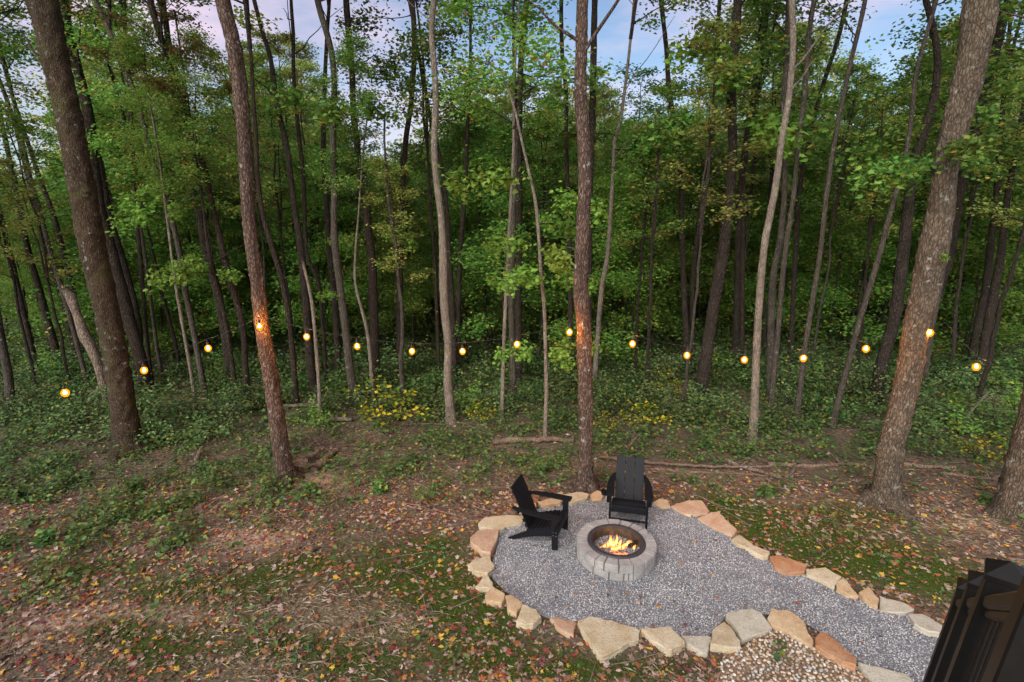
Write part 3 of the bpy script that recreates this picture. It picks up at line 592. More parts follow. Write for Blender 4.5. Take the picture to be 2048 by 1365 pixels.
# ------------------------------------------------------------------ crowns: limbs + leaves, a pool of meshes shared by many trees
T_FLAT = False
def leaf_cloud(r, P, n, spread, flat, size, droop=.25):
    """n leaves round the polyline P"""
    k = r.uniform(0, len(P) - 1.001, n); i = k.astype(int); q = P[i] + (P[i + 1] - P[i]) * (k - i)[:, None]
    q = q + r.normal(0, 1, (n, 3)) * [spread, spread, flat]
    ax = dirs(r.uniform(0, 6.283, n), -r.uniform(-.15, .9, n) * droop * 2.2)
    up = norm(np.c_[r.normal(0, .42 if T_FLAT else .95, (n, 2)), np.ones(n)])
    return q, ax, up, size * r.uniform(.65, 1.25, n)
def make_crown(name, seed, H, R, limbs, el, twigs, leaves, size, mats, lr=.06, spread=.16, flat=.07, T=KITE, profile='oval', droop_tip=.15, el_sd=.12):
    r = np.random.default_rng(seed); g = Geo()
    z = np.linspace(0, H, 9); w = np.cumsum(r.normal(0, .05 * H / 8, (9, 2)), 0); w -= w[0]
    lead = np.c_[w, z]; g.add(*tube(lead, np.linspace(lr, lr * .12, 9), 6), m=0)
    Q = []; az = r.uniform(0, 6.28)
    for i in range(limbs):
        h = (i + r.uniform(.1, .9)) / limbs; az += 2.4 + r.normal(0, .35)
        pr = math.sin(math.pi * min(1, .18 + h * .82)) ** .6 if profile == 'oval' else (1 - h) ** .6 * .9 + .15
        ln = R * pr * r.uniform(.65, 1.15); e = el + r.normal(0, el_sd) + (.35 * h if profile == 'oval' else .1 * h)
        b = np.array([np.interp(h * H, z, lead[:, k]) for k in range(3)]); s = np.linspace(0, 1, 6)[:, None]
        d = dirs(np.array(az), np.array(e)); P = b + d * s * ln + np.array([0, 0, -1]) * (s ** 2) * ln * droop_tip + np.cumsum(r.normal(0, .03 * ln, (6, 3)), 0) * (s > 0)
        g.add(*tube(P, np.linspace(lr * .45 * (1 - .5 * h), .006, 6), 4, cap=False), m=0)
        for k in range(twigs):
            u = r.uniform(.25, 1.0); a2 = az + r.choice((-1, 1)) * r.uniform(.3, 1.1); tl = r.uniform(.25, .55) * ln * (1.15 - .5 * u) + .15
            b2 = P[min(5, int(u * 5))] + (P[min(5, int(u * 5) + 1)] - P[min(5, int(u * 5))]) * (u * 5 % 1); s4 = np.linspace(0, 1, 4)[:, None]
            P2 = b2 + dirs(np.array(a2), np.array(e * .5 + r.normal(0, .15))) * s4 * tl - np.array([0, 0, 1]) * s4 ** 2 * tl * .18
            if k % 2 == 0: g.add(*tube(P2, np.linspace(.011, .003, 4), 3, cap=False), m=0)
            Q.append(leaf_cloud(r, P2, max(3, int(leaves * r.uniform(.4, 1.5))), spread, flat, size))
    pos, ax, up, sz = (np.concatenate([q[k] for q in Q]) for k in range(4))
    g.add(*stamp(T, pos, ax, up, sz), m=1)
    return g.mesh(name, mats)
WOOD = M_BARK['dark']
CAN = [make_crown('canopy_crown', 200 + i, 9, 3.0, 17, .55, 6, 105, .142, [WOOD, M_LEAF], .09, .22, .11) for i in range(3)]
CAN_O = [make_crown('canopy_crown', 210 + i, 9, 3.0, 16, .55, 6, 85, .14, [WOOD, M_LEAF_O], .09, .22, .11) for i in range(2)]
THIN = [make_crown('thin_crown', 220 + i, 7, 2.1, 13, .6, 5, 48, .13, [WOOD, M], .06, .2, .1) for i, M in enumerate((M_LEAF, M_LEAF_O, M_LEAF))]
RUST = [make_crown('russet_crown', 230, 5, 2.4, 13, .35, 7, 42, .13, [WOOD, M_LEAF_R], .05, .2, .08)]
UND = [make_crown('understory_crown', 240 + i, 7.5, 2.4, 24, .22, 7, 72, .125, [WOOD, M], .045, .26, .2, profile='cone', el_sd=.3, droop_tip=.3) for i, M in enumerate((M_LEAF, M_LEAF_B, M_LEAF, M_LEAF_B))]
SPRAY = []
for i, M in enumerate((M_LEAF_B, M_LEAF_B, M_LEAF)):
    r = np.random.default_rng(260 + i); g = Geo(); s = np.linspace(0, 1, 7)[:, None]; P = np.c_[s * 1.6, .08 * np.sin(s * 4), .1 * s - .22 * s ** 2]; g.add(*tube(P, np.linspace(.016, .004, 7), 5), m=0); Q = []
    for k in range(13):
        u = r.uniform(.15, 1) * 6 * .999; b = P[int(u)] + (P[int(u) + 1] - P[int(u)]) * (u % 1); a = r.choice((-1, 1)) * r.uniform(.5, 1.2); tl = r.uniform(.25, .65) * (1.2 - u / 9)
        s4 = np.linspace(0, 1, 4)[:, None]; P2 = b + dirs(np.array(a), np.array(r.normal(.05, .4))) * s4 * tl - [0, 0, 1] * s4 ** 2 * tl * .2; g.add(*tube(P2, np.linspace(.006, .002, 4), 4, cap=False), m=0)
        Q.append(leaf_cloud(r, P2, 20, .085, .12, .125))
    pos, ax, up, sz = (np.concatenate([q[k] for q in Q]) for k in range(4)); g.add(*stamp(MAPLE, pos, ax, up, sz), m=1); SPRAY.append(g.mesh('leafy_branch', [M_BARK['brown'], M_SPRAY if M is M_LEAF_B else M]))

# ------------------------------------------------------------------ the trees one can tell apart
# name, label, bark, [(px, py, width px) from the foot upward], total height m, crown pool (None: bare), crown start m, crown scale
TREES = [
 ('tree', 'thick mossy brown trunk with pale lichen spots, largest tree on the left', 'moss', [(261, 902, 60), (254, 872, 54), (238, 762, 50), (217, 650, 49), (184, 500, 53), (170, 412, 52), (143, 262, 50), (108, 112, 54), (84, 0, 60)], 17, THIN, 10.2, 1.0),
 ('tree', 'reddish brown flaky trunk leaning left of the chairs, a lit bulb against its bark', 'cherry', [(576, 960, 42), (572, 940, 38), (555, 830, 33), (540, 730, 31), (527, 650, 31), (515, 560, 28), (502, 470, 27), (496, 412, 28), (489, 262, 30), (471, 112, 31), (445, 0, 31)], 16, THIN, 9.8, .9),
 ('tree', 'straight flaky brown trunk behind the fire pit chairs, glowing patch at bulb height', 'cherry', [(1174, 978, 42), (1171, 940, 33), (1171, 860, 32), (1170, 780, 33), (1167, 660, 32), (1162, 590, 33), (1163, 500, 31), (1169, 375, 29), (1168, 300, 30), (1161, 187, 28), (1163, 75, 27), (1165, 0, 27)], 16, THIN, 10.2, .9),
 ('tree', 'huge furrowed grey brown trunk leaning right, largest tree on the right', 'oak', [(1766, 1006, 66), (1768, 985, 54), (1777, 900, 50), (1798, 820, 48), (1818, 725, 49), (1829, 657, 50), (1853, 556, 55), (1861, 500, 56), (1878, 412, 50), (1889, 337, 48), (1916, 225, 52), (1935, 150, 57), (1950, 75, 60), (1959, 0, 63)], 18, THIN, 9.4, 1.1),
 ('tree', 'lichen covered grey trunk cut off by the right edge, nearest tree there', 'oak', [(2030, 1034, 78), (2044, 970, 70), (2066, 880, 66), (2095, 740, 68), (2130, 600, 66)], 15, THIN, 9.5, .9),
 ('tree', 'pale sinuous trunk with light grey bark right of the middle, bulb at its right side', 'pale', [(903, 848, 24), (900, 815, 20), (895, 762, 18), (897, 687, 18), (890, 631, 18), (887, 556, 19), (886, 500, 17), (881, 424, 15), (872, 356, 14), (868, 281, 14), (872, 206, 13), (868, 131, 13), (863, 67, 12), (868, 0, 13)], 15, THIN, 10.5, 1.0),
 ('tree', 'light speckled straight trunk standing left of the leaning pale sapling pair, right of centre', 'pale', [(1504, 880, 20), (1508, 819, 17), (1511, 725, 16), (1515, 631, 15), (1528, 500, 15), (1551, 375, 14), (1564, 281, 13), (1581, 187, 13), (1590, 94, 13), (1588, 0, 13)], 15, THIN, 9.5, .8),
 ('tree', 'mottled grey trunk between the two bulbs left of the thin kinked pale stem', 'grey', [(710, 803, 24), (706, 770, 20), (700, 732, 18), (692, 661, 17), (681, 582, 16), (668, 480, 15), (668, 394, 14), (666, 319, 14), (664, 225, 14), (666, 169, 13), (658, 94, 13), (640, 30, 13), (632, 0, 13)], 17, THIN, 10.6, .9),
 ('tree', 'dark reddish trunk just right of the thin kinked pale stem, left of centre', 'brown', [(752, 780, 22), (750, 700, 19), (748, 612, 19), (745, 519, 18), (737, 460, 16), (733, 375, 15), (718, 330, 14), (714, 281, 14), (707, 225, 13), (705, 150, 13), (700, 94, 13), (692, 0, 14)], 18, THIN, 10.5, .9),
 ('tree', 'slender brown trunk between the seventh bulb and the dark reddish trunk', 'brown', [(799, 765, 14), (799, 690, 13), (799, 612, 13), (801, 500, 12), (804, 394, 11), (812, 281, 12), (823, 206, 11), (829, 94, 11), (825, 0, 11)], 17, THIN, 11.5, 1.0),
 ('tree', 'dark trunk whose base glows behind the fifth bulb from the left', 'dark', [(630, 790, 20), (621, 725, 18), (613, 612, 17), (602, 500, 15), (587, 394, 12), (576, 300, 12), (561, 232, 11), (549, 165, 11), (542, 116, 10), (527, 67, 9), (510, 0, 9)], 17, THIN, 11.6, .9),
 ('sapling', 'thin pale kinked stem with a broken bare top, right of the fifth bulb', 'pale', [(641, 842, 8), (636, 744, 8), (628, 650, 8), (621, 594, 7), (604, 522, 6)], 0, None, 0, 1),
 ('sapling', 'thin whitish curved sapling between the sixth and seventh bulbs, beside the dark reddish trunk', 'pale', [(747, 797, 9), (737, 680, 8), (726, 628, 7), (711, 567, 6), (711, 500, 5), (716, 430, 4)], 7.5, UND, 5.5, .5),
 ('tree', 'brown trunk right behind the leaning flaky tree, left of the fifth bulb', 'brown', [(593, 813, 13), (583, 680, 11), (568, 582, 11), (546, 500, 11), (527, 431, 10), (516, 356, 9), (512, 280, 9), (506, 200, 8)], 14, THIN, 9, .9),
 ('tree', 'tan trunk leaning left, the second bulb from the left glowing at its base', 'brown', [(295, 790, 28), (285, 725, 25), (259, 631, 24), (224, 500, 23), (203, 430, 21), (193, 370, 20), (184, 300, 20), (176, 225, 20), (150, 124, 19), (116, 0, 20)], 17, THIN, 10.6, .9),
 ('tree', 'dark trunk seen just right of the tan trunk behind the second bulb', 'dark', [(280, 770, 18), (275, 669, 17), (264, 594, 16), (240, 500, 15), (222, 430, 14), (207, 350, 13), (190, 280, 12), (170, 190, 11)], 16, THIN, 10, 1),
 ('dead_snag', 'broken dead trunk with flaking tan bark leaning left of the mossy tree', 'dead', [(214, 815, 10), (211, 780, 14), (199, 729, 18), (185, 690, 21), (172, 665, 22), (160, 635, 17), (150, 609, 18), (143, 590, 21), (132, 577, 15)], 0, None, 0, 1),
 ('tree', 'thin light grey trunk leaning left between the first bulb and the broken snag', 'grey', [(178, 782, 10), (157, 706, 9), (131, 605, 9), (99, 500, 9), (80, 424, 8), (62, 356, 8), (45, 280, 7), (28, 200, 7), (8, 130, 6)], 13, THIN, 8.5, .9),
 ('tree', 'dark leaning trunk passing above the tip of the broken snag', 'dark', [(168, 745, 11), (157, 660, 10), (146, 575, 10), (126, 500, 10), (105, 424, 9), (82, 367, 9), (60, 300, 8), (38, 232, 7), (15, 160, 6)], 15, THIN, 9.5, .9),
 ('tree', 'dark trunk above the first bulb from the left', 'dark', [(126, 750, 15), (94, 642, 14), (75, 567, 12), (56, 500, 11), (40, 420, 10), (22, 330, 9)], 15, THIN, 9, .9),
 ('tree', 'thin dark trunk left of the first bulb, near the left edge', 'dark', [(76, 752, 12), (49, 635, 11), (26, 545, 10), (8, 470, 9), (-10, 380, 8)], 14, THIN, 9, .9),
 ('tree', 'dark trunk rising just left of the thin light grey leaner by the snag', 'dark', [(157, 735, 13), (127, 605, 12), (94, 511, 11), (72, 420, 10), (50, 330, 9)], 16, THIN, 10, .8),
 ('tree', 'grey flaking trunk at the very left edge among pale leaves', 'grey', [(22, 830, 18), (15, 755, 16), (0, 680, 14), (-18, 590, 13)], 12, UND, 6, .8),
 ('tree', 'slim brown trunk with a high fork, right of the third bulb', 'brown', [(496, 813, 15), (490, 740, 13), (484, 650, 13), (457, 556, 13), (442, 500, 13), (435, 472, 12), (416, 394, 12), (405, 330, 12), (379, 277, 13), (367, 225, 14), (356, 161, 13), (322, 82, 13), (300, 0, 13)], 17, THIN, 11.1, .9),
 ('tree', 'thick dark trunk behind the slim brown forked tree, right of the third bulb', 'dark', [(462, 762, 20), (450, 680, 18), (435, 594, 17), (411, 505, 17), (397, 424, 16), (375, 364, 15), (358, 300, 14), (345, 180, 13), (330, 70, 12), (318, 0, 12)], 18, THIN, 10, .9),
 ('sapling', 'thin tan stem directly left of the slim brown forked tree', 'brown', [(476, 817, 9), (450, 650, 9), (424, 545, 9), (412, 470, 6), (404, 400, 5)], 9, UND, 5.8, .5),
 ('tree', 'pale grey trunk left of the third bulb, paired with a whitish thin stem', 'grey', [(412, 803, 13), (390, 680, 12), (371, 582, 12), (359, 500, 11), (345, 431, 11), (335, 390, 10), (307, 311, 10), (280, 205, 10), (262, 157, 9), (225, 64, 8), (195, 0, 8)], 16, THIN, 9.5, .8),
 ('sapling', 'whitish thin stem beside the pale grey trunk left of the third bulb', 'pale', [(394, 828, 7), (379, 730, 7), (364, 639, 7), (349, 560, 6), (338, 480, 5), (330, 420, 4)], 8, UND, 6, .45),
 ('tree', 'slim trunk just right of the second bulb', 'brown', [(305, 779, 9), (296, 687, 8), (281, 500, 8), (272, 400, 7), (266, 300, 6)], 13, THIN, 8.5, .9),
 ('tree', 'slim grey trunk halfway between the second and third bulbs', 'grey', [(330, 772, 8), (315, 702, 7), (292, 522, 7), (278, 420, 6)], 12, UND, 7, .8),
 ('tree', 'dark trunk close behind the mottled grey trunk, left of the sixth bulb', 'dark', [(678, 750, 15), (670, 612, 14), (660, 508, 13), (652, 400, 12), (646, 300, 11)], 17, THIN, 11.1, .8),
 ('tree', 'thin dark trunk between the glowing dark trunk and the mottled grey one', 'dark', [(653, 770, 8), (647, 669, 8), (636, 567, 8), (612, 505, 9), (604, 356, 9), (594, 262, 9), (585, 161, 8), (583, 60, 8), (580, 0, 7)], 17, THIN, 11, .9),
 ('tree', 'dark trunk hugging the right side of the pale sinuous tree', 'dark', [(909, 760, 14), (906, 650, 13), (899, 537, 12), (893, 420, 9), (880, 320, 8), (862, 250, 8), (849, 170, 7), (836, 105, 6)], 15, THIN, 11, .8),
 ('tree', 'dark trunk rising over the eighth bulb', 'dark', [(914, 757, 11), (916, 650, 11), (920, 511, 11), (930, 380, 9), (935, 260, 8), (940, 150, 7)], 16, THIN, 10.5, .9),
 ('tree', 'thin brown trunk just left of the pale sinuous tree', 'brown', [(878, 758, 9), (874, 631, 8), (870, 537, 8), (862, 420, 7), (855, 300, 6)], 14, UND, 7, 1.0),
 ('tree', 'thin light trunk left of the ninth bulb', 'pale', [(1004, 838, 9), (1007, 720, 8), (1011, 612, 8), (1017, 500, 8), (1022, 400, 7), (1027, 300, 6)], 13, UND, 7, .9),
 ('tree', 'grey brown trunk standing directly behind the ninth bulb', 'grey', [(1027, 800, 15), (1025, 700, 13), (1022, 600, 13), (1024, 500, 12), (1028, 400, 11), (1033, 290, 10), (1042, 150, 9), (1050, 40, 8)], 16, THIN, 10.5, .9),
 ('tree', 'dark trunk right behind the ninth bulb beside a grey brown one', 'dark', [(1039, 768, 16), (1037, 660, 15), (1037, 567, 14), (1038, 375, 14), (1038, 281, 13), (1039, 187, 13), (1046, 75, 13), (1054, 0, 13)], 18, THIN, 10.5, .8),
 ('sapling', 'thin tan maple sapling with light green leaves left of the tenth bulb', 'pale', [(1091, 882, 9), (1091, 837, 9), (1093, 781, 9), (1091, 687, 8), (1088, 612, 8), (1082, 550, 8), (1078, 487, 7), (1071, 405, 7), (1056, 337, 6), (1043, 281, 5), (1031, 225, 5), (1012, 165, 4)], 0, None, 0, 1),
 ('tree', 'light thin trunk slanting up behind the straight flaky trunk, on its right', 'pale', [(1188, 775, 12), (1196, 669, 11), (1204, 575, 11), (1216, 505, 10), (1226, 356, 8), (1230, 281, 8), (1241, 244, 7), (1249, 187, 7), (1260, 94, 6), (1268, 10, 5)], 14, THIN, 9.8, .9),
 ('tree', 'dark trunk hidden low behind the straight flaky trunk, visible at its right up high', 'dark', [(1176, 800, 16), (1178, 500, 14), (1182, 300, 13), (1186, 169, 14), (1190, 0, 13)], 18, THIN, 11, .8),
 ('tree', 'twisting dark trunk left of the straight flaky trunk, high in the canopy', 'dark', [(1144, 765, 11), (1141, 600, 10), (1138, 442, 10), (1133, 300, 9), (1133, 187, 9), (1125, 112, 9), (1123, 0, 9)], 17, THIN, 11, .8),
 ('tree', 'dark wavy trunk directly above the twelfth bulb', 'dark', [(1376, 750, 15), (1373, 680, 13), (1365, 500, 12), (1363, 375, 11), (1356, 281, 11), (1341, 187, 11), (1335, 94, 10), (1324, 0, 10)], 17, THIN, 11, .8),
 ('tree', 'dark slim trunk right of the twelfth bulb, slanting right up high', 'dark', [(1385, 745, 11), (1384, 640, 10), (1384, 575, 10), (1392, 500, 10), (1410, 375, 9), (1425, 281, 8), (1432, 180, 8), (1438, 60, 7)], 16, THIN, 10.5, .9),
 ('tree', 'stout dark trunk leaning right between the twelfth and thirteenth bulbs', 'dark', [(1401, 798, 34), (1405, 770, 28), (1414, 706, 26), (1429, 605, 25), (1446, 505, 24), (1459, 394, 20), (1466, 300, 18), (1463, 187, 18), (1468, 94, 17), (1474, 0, 17)], 18, THIN, 9.8, 1.0),
 ('tree', 'dark upper trunk slanting right beside the stout dark leaning tree', 'dark', [(1470, 740, 15), (1474, 560, 14), (1478, 420, 14), (1489, 300, 14), (1504, 225, 14), (1523, 112, 13), (1530, 37, 12), (1534, 0, 12)], 17, THIN, 10.6, .8),
 ('tree', 'slim brown trunk standing behind the thirteenth bulb', 'brown', [(1484, 765, 10), (1484, 640, 9), (1486, 500, 8), (1488, 350, 7)], 14, UND, 7.5, 1.0),
 ('tree', 'grey trunk immediately right of the light speckled straight trunk', 'grey', [(1540, 800, 17), (1541, 700, 15), (1545, 560, 14), (1557, 487, 13), (1566, 375, 12), (1562, 262, 12), (1570, 112, 12), (1574, 0, 12)], 17, THIN, 10.6, .8),
 ('tree', 'slim grey brown trunk second to the right of the light speckled trunk', 'grey', [(1540, 832, 13), (1547, 762, 12), (1558, 650, 11), (1568, 525, 11), (1585, 394, 10), (1596, 281, 10), (1609, 187, 10), (1617, 75, 10), (1628, 0, 10)], 16, THIN, 9.8, .9),
 ('tree', 'slender grey trunk with the fourteenth bulb hanging in front', 'grey', [(1592, 848, 13), (1600, 781, 12), (1607, 714, 11), (1615, 661, 11), (1626, 594, 11), (1642, 505, 10), (1656, 375, 10), (1675, 262, 9), (1693, 161, 9), (1712, 75, 9), (1727, 0, 9)], 15, THIN, 10, .8),
 ('tree', 'dark high trunk leaning right, left of the slender grey trunk with the bulb', 'dark', [(1580, 745, 11), (1588, 560, 10), (1596, 420, 10), (1603, 356, 9), (1626, 244, 9), (1648, 161, 9), (1675, 75, 9), (1693, 0, 9)], 17, THIN, 11, .8),
 ('tree', 'bent brown grey trunk left of the fifteenth bulb, leaning strongly right', 'grey', [(1664, 858, 14), (1678, 792, 12), (1697, 725, 11), (1716, 657, 11), (1735, 594, 11), (1761, 506, 11), (1783, 424, 10), (1806, 337, 9), (1821, 244, 8), (1832, 150, 8), (1852, 75, 8), (1872, 0, 8)], 15, THIN, 10, .8),
 ('tree', 'dark furrowed trunk between the fifteenth bulb and the huge furrowed tree', 'dark', [(1750, 810, 27), (1765, 725, 24), (1791, 631, 24), (1808, 505, 25), (1818, 420, 21), (1825, 337, 20), (1847, 270, 18), (1870, 195, 15), (1877, 112, 13), (1866, 37, 12), (1858, 0, 12)], 16, THIN, 9.8, .9),
 ('tree', 'dark trunk just right of the huge furrowed tree, leaning right', 'dark', [(1842, 770, 20), (1855, 680, 18), (1880, 580, 19), (1902, 505, 20), (1918, 394, 20), (1945, 300, 20), (1960, 232, 19), (1986, 131, 18), (2008, 37, 18), (2020, 0, 18)], 17, THIN, 10.1, .9),
 ('tree', 'thin pale trunk right of the huge furrowed tree below the sixteenth bulb', 'grey', [(1847, 785, 10), (1862, 669, 10), (1881, 575, 9), (1893, 500, 8), (1905, 420, 7)], 13, UND, 7, .9),
 ('tree', 'dark brown trunk with the last bulb glowing before its base', 'dark', [(1952, 780, 20), (1967, 706, 17), (1982, 612, 17), (2001, 519, 15), (2014, 405, 12), (2030, 319, 11), (2045, 240, 10)], 15, THIN, 9, .8),
 ('tree', 'dark trunk left of the dark brown one behind the last bulb', 'dark', [(1940, 740, 15), (1955, 650, 14), (1972, 575, 14), (1982, 500, 13), (1994, 400, 11), (2002, 300, 10)], 16, THIN, 9.5, .8),
]
tree_roots = []
BULB_PX = [(130, 785), (288, 740), (416, 696), (519, 652), (613, 673), (714, 692), (824, 702), (925, 702), (1034, 688), (1139, 664), (1265, 687), (1374, 710), (1489, 719), (1607, 716), (1732, 697), (1860, 665), (1953, 733)]
def trunk_path(pts, total, Y, seed):
    r = np.random.default_rng(seed); W = []
    for px, py, w in pts:
        p, t_ = at_y(px, py, Y); W.append([*p, w / 2 * t_ / F * (.87 if w > 24 else .93)])
    W = np.array(W); W[0, 2] = gz(W[0, 0], Y)
    if total:
        d = norm(W[-1, :3] - W[-2, :3]); k = 0
        while W[-1, 2] < total:
            d = norm(d + [r.normal(0, .05), r.normal(0, .05), .12]); W = np.r_[W, [[*(W[-1, :3] + d * 1.4), max(.02, W[-1, 3] * .86)]]]
    W[:, 1] += np.r_[0, np.cumsum(r.normal(0, .02, len(W) - 1))]
    foot = W[0].copy(); foot[2] -= .25; foot[3] *= 1.15
    return np.r_[[foot], W]
for i, (name, label, bk, pts, total, pool, cz, cs) in enumerate(TREES):
    base = ground_at(pts[0][0], pts[0][1]); Yb = base[1]; r = np.random.default_rng(300 + i)
    W = trunk_path(pts, total, Yb, 300 + i); big = pts[2][2] > 25
    P = smooth_path(W, .1 if big else .22); R = np.maximum(P[:, 3], .008); hgt = P[:, 2] - gz(P[0, 0], Yb)
    if not name.startswith('dead'): R = R * (1 + (.4 if big else .18) * np.exp(-np.clip(hgt, 0, None) / .2))
    root = tag(empty(name, (base[0], Yb, 0)), label, 'dead tree' if name == 'dead_snag' else 'tree', 'woodland trees'); tree_roots.append(root)
    g = Geo(); g.add(*tube(P[:, :3] - [base[0], Yb, 0], R, 22 if big else 10, .06 if big else .035, seed=i))
    if big and pts[0][0] < 2000:   # surface roots
        for k in range(6):
            a = k * 1.05 + r.uniform(-.3, .3); ln = R[2] * r.uniform(.8, 1.7) + .08; s = np.linspace(0, 1, 7)[:, None]
            Q = np.c_[np.cos(a + .5 * s * r.normal()) * (R[2] * .55 + s * ln), np.sin(a + .4 * s) * (R[2] * .55 + s * ln), .17 * (1 - s) ** 2 - .035]
            g.add(*tube(Q, np.linspace(R[2] * .42, .012, 7), 7, .06, seed=k))
    # bare stubs and side limbs along the upper trunk
    if total:
        for k in range(5 if big else 3):
            j = int(r.uniform(.42, .95) * len(P)); a = r.uniform(0, 6.28); ln = r.uniform(.5, 2.2) * (1.3 if big else 1); s = np.linspace(0, 1, 7)[:, None]
            Q = P[j, :3] - [base[0], Yb, 0] + dirs(np.array(a), np.array(r.uniform(.3, 1.0))) * s * ln + np.cumsum(r.normal(0, .03, (7, 3)), 0) * (s > 0)
            g.add(*tube(Q, np.linspace(R[j] * .35, .006, 7), 6))
    if name == 'dead_snag':
        for k, (dx, dz) in enumerate(((-.14, .1), (-.1, .2), (.05, .16))):
            q = P[-1, :3] - [base[0], Yb, 0]; g.add(*tube(np.array([q - [0, 0, .12], q, q + [dx * .6, 0, dz * .6]]), [.05, .045, .012], 6, .1, seed=k))
    put('trunk', g.mesh('trunk', [M_BARK[bk]], True), root)
    if pool:
        j = int(np.argmin(np.abs(P[:, 2] - cz))); q = P[j, :3] - [base[0], Yb, 0]
        put('crown', pool[i % len(pool)], root, q, (r.normal(0, .06), r.normal(0, .06), r.uniform(0, 6.28)), cs * r.uniform(.9, 1.1))
def tree_at(word): return next(o for o in tree_roots if word in o['label'])
def leafy(word, px, py, Yd, rz, sc, k, tilt=0.0):
    """a leafy side branch of the tree whose label holds word; px,py,Yd place its inner end"""
    o = tree_at(word); p, _ = at_y(px, py, o.location.y + Yd)
    put('leafy_branch', SPRAY[k], o, (p[0] - o.location.x, p[1] - o.location.y, p[2]), (random.gauss(0, .1), tilt, rz), sc)
PI = math.pi
for a in [('thin tan stem directly left', 424, 545, -.02, PI + .15, .95, 0), ('thin tan stem directly left', 425, 548, 0, -.3, .55, 1), ('thin tan stem directly left', 424, 540, 0, PI - .6, .8, 1), ('thin tan stem directly left', 420, 520, 0, -PI / 2 - .4, .6, 0),
          ('pale grey trunk left', 345, 431, 0, PI + .1, .95, 0), ('pale grey trunk left', 340, 400, 0, -.2, .8, 2), ('pale grey trunk left', 338, 395, 0, -1.8, .8, 0), ('pale grey trunk left', 320, 345, 0, PI - .3, .9, 2), ('pale grey trunk left', 345, 420, 0, -.9, .7, 1),
          ('thin tan maple sapling', 1084, 560, 0, .3, 0.75, 0), ('thin tan maple sapling', 1084, 560, 0, PI - .3, 0.75, 1), ('thin tan maple sapling', 1080, 510, 0, -1.2, 0.83, 0), ('thin tan maple sapling', 1078, 490, 0, 2.6, 0.83, 1), ('thin tan maple sapling', 1091, 695, 0, 0.1, 0.68, 1), ('thin tan maple sapling', 1091, 700, 0, PI, 0.68, 0), ('thin tan maple sapling', 1091, 705, 0, -1.0, 0.60, 1), ('thin tan maple sapling', 1070, 405, 0, 0, 0.90, 0), ('thin tan maple sapling', 1062, 360, 0, PI, 1.05, 1), ('thin tan maple sapling', 1082, 545, 0, -2.2, 0.75, 0), ('thin tan maple sapling', 1075, 450, 0, .9, 0.90, 1),
          ('huge furrowed', 1888, 345, 0, PI + .1, 0.81, 2), ('huge furrowed', 1890, 330, 0, PI - .4, 0.74, 2), ('huge furrowed', 1900, 300, 0, -2.0, 0.68, 2), ('huge furrowed', 1895, 320, 0, .3, 0.62, 2), ('huge furrowed', 1860, 510, 0, -1.6, 0.22, 2),
          ('dark furrowed trunk', 1825, 300, 0, PI, 1.05, 2), ('dark furrowed trunk', 1840, 280, 0, PI + .5, 1.05, 2), ('dark furrowed trunk', 1855, 240, 0, -1.2, 0.90, 2), ('dark furrowed trunk', 1825, 340, 0, -2.4, 0.98, 2),
          ('dark reddish trunk', 737, 470, 0, .2, .8, 0), ('dark reddish trunk', 740, 480, 0, PI, .7, 1), ('dark reddish trunk', 733, 380, 0, -1, .9, 2), ('mottled grey', 684, 590, 0, PI + .2, .4, 1), ('mottled grey', 664, 200, 0, PI, 1.0, 2), ('mottled grey', 664, 215, 0, 0.2, 1.0, 2), ('mottled grey', 666, 235, 0, -1.4, 1.0, 2),
          ('light thin trunk slanting', 1228, 300, 0, .2, 1.1, 2), ('light thin trunk slanting', 1230, 270, 0, PI, 1, 2), ('stout dark trunk', 1463, 230, 0, .2, 1.3, 2), ('stout dark trunk', 1463, 250, 0, PI, 1.3, 2), ('stout dark trunk', 1464, 280, 0, -1.2, 1.3, 0), ('stout dark trunk', 1466, 170, 0, -2, 1.2, 2), ('stout dark trunk', 1466, 260, 0, -.6, 1.3, 2), ('stout dark trunk', 1466, 110, 0, -2.6, 1.3, 0)]: leafy(*a)
# russet crown among the upper left trees
o = tree_at('slim brown trunk with a high fork'); p, _ = at_y(352, 230, o.location.y); put('russet_leaves', RUST[0], o, (p[0] - o.location.x, 0, p[2]), (0, 0, 1.0), .72)

# ------------------------------------------------------------------ forest behind: random trees, each a thing, kept under the photo's skyline
SKY_X = [-200, 0, 60, 150, 230, 340, 380, 430, 500, 620, 690, 720, 780, 840, 900, 1000, 1060, 1150, 1230, 1330, 1400, 1600, 1640, 1700, 1760, 1830, 2048, 2300]
SKY_Y = [260, 330, 400, 360, 50, 50, 250, 260, 120, 120, 250, 320, 330, 280, 210, 200, 220, 190, 210, 210, 40, 40, 170, 230, 220, 80, 150, 150]
BACK_T = []
for i in range(5):
    r = np.random.default_rng(500 + i); n = 16; z = np.linspace(-.2, 15, n); w = np.cumsum(r.normal(0, .06, (n, 2)), 0); w -= w[0]; P = np.c_[w, z]
    R0_ = r.uniform(.07, .13); g = Geo(); g.add(*tube(P, np.linspace(R0_, R0_ * .35, n), 8, .03, seed=i), m=0)
    for k in range(6):
        j = r.integers(4, 14); s = np.linspace(0, 1, 5)[:, None]; Q = P[j] + dirs(np.array(r.uniform(0, 6.28)), np.array(r.uniform(.1, .9))) * s * r.uniform(.5, 1.8) + np.cumsum(r.normal(0, .04, (5, 3)), 0) * (s > 0); g.add(*tube(Q, np.linspace(.025, .005, 5), 4), m=0)
    BACK_T.append((g, P))
BACK_M = {(i, k): BACK_T[i][0].mesh('trunk', [M_BARK[k]], True) for i in range(5) for k in ('dark', 'brown', 'grey')}
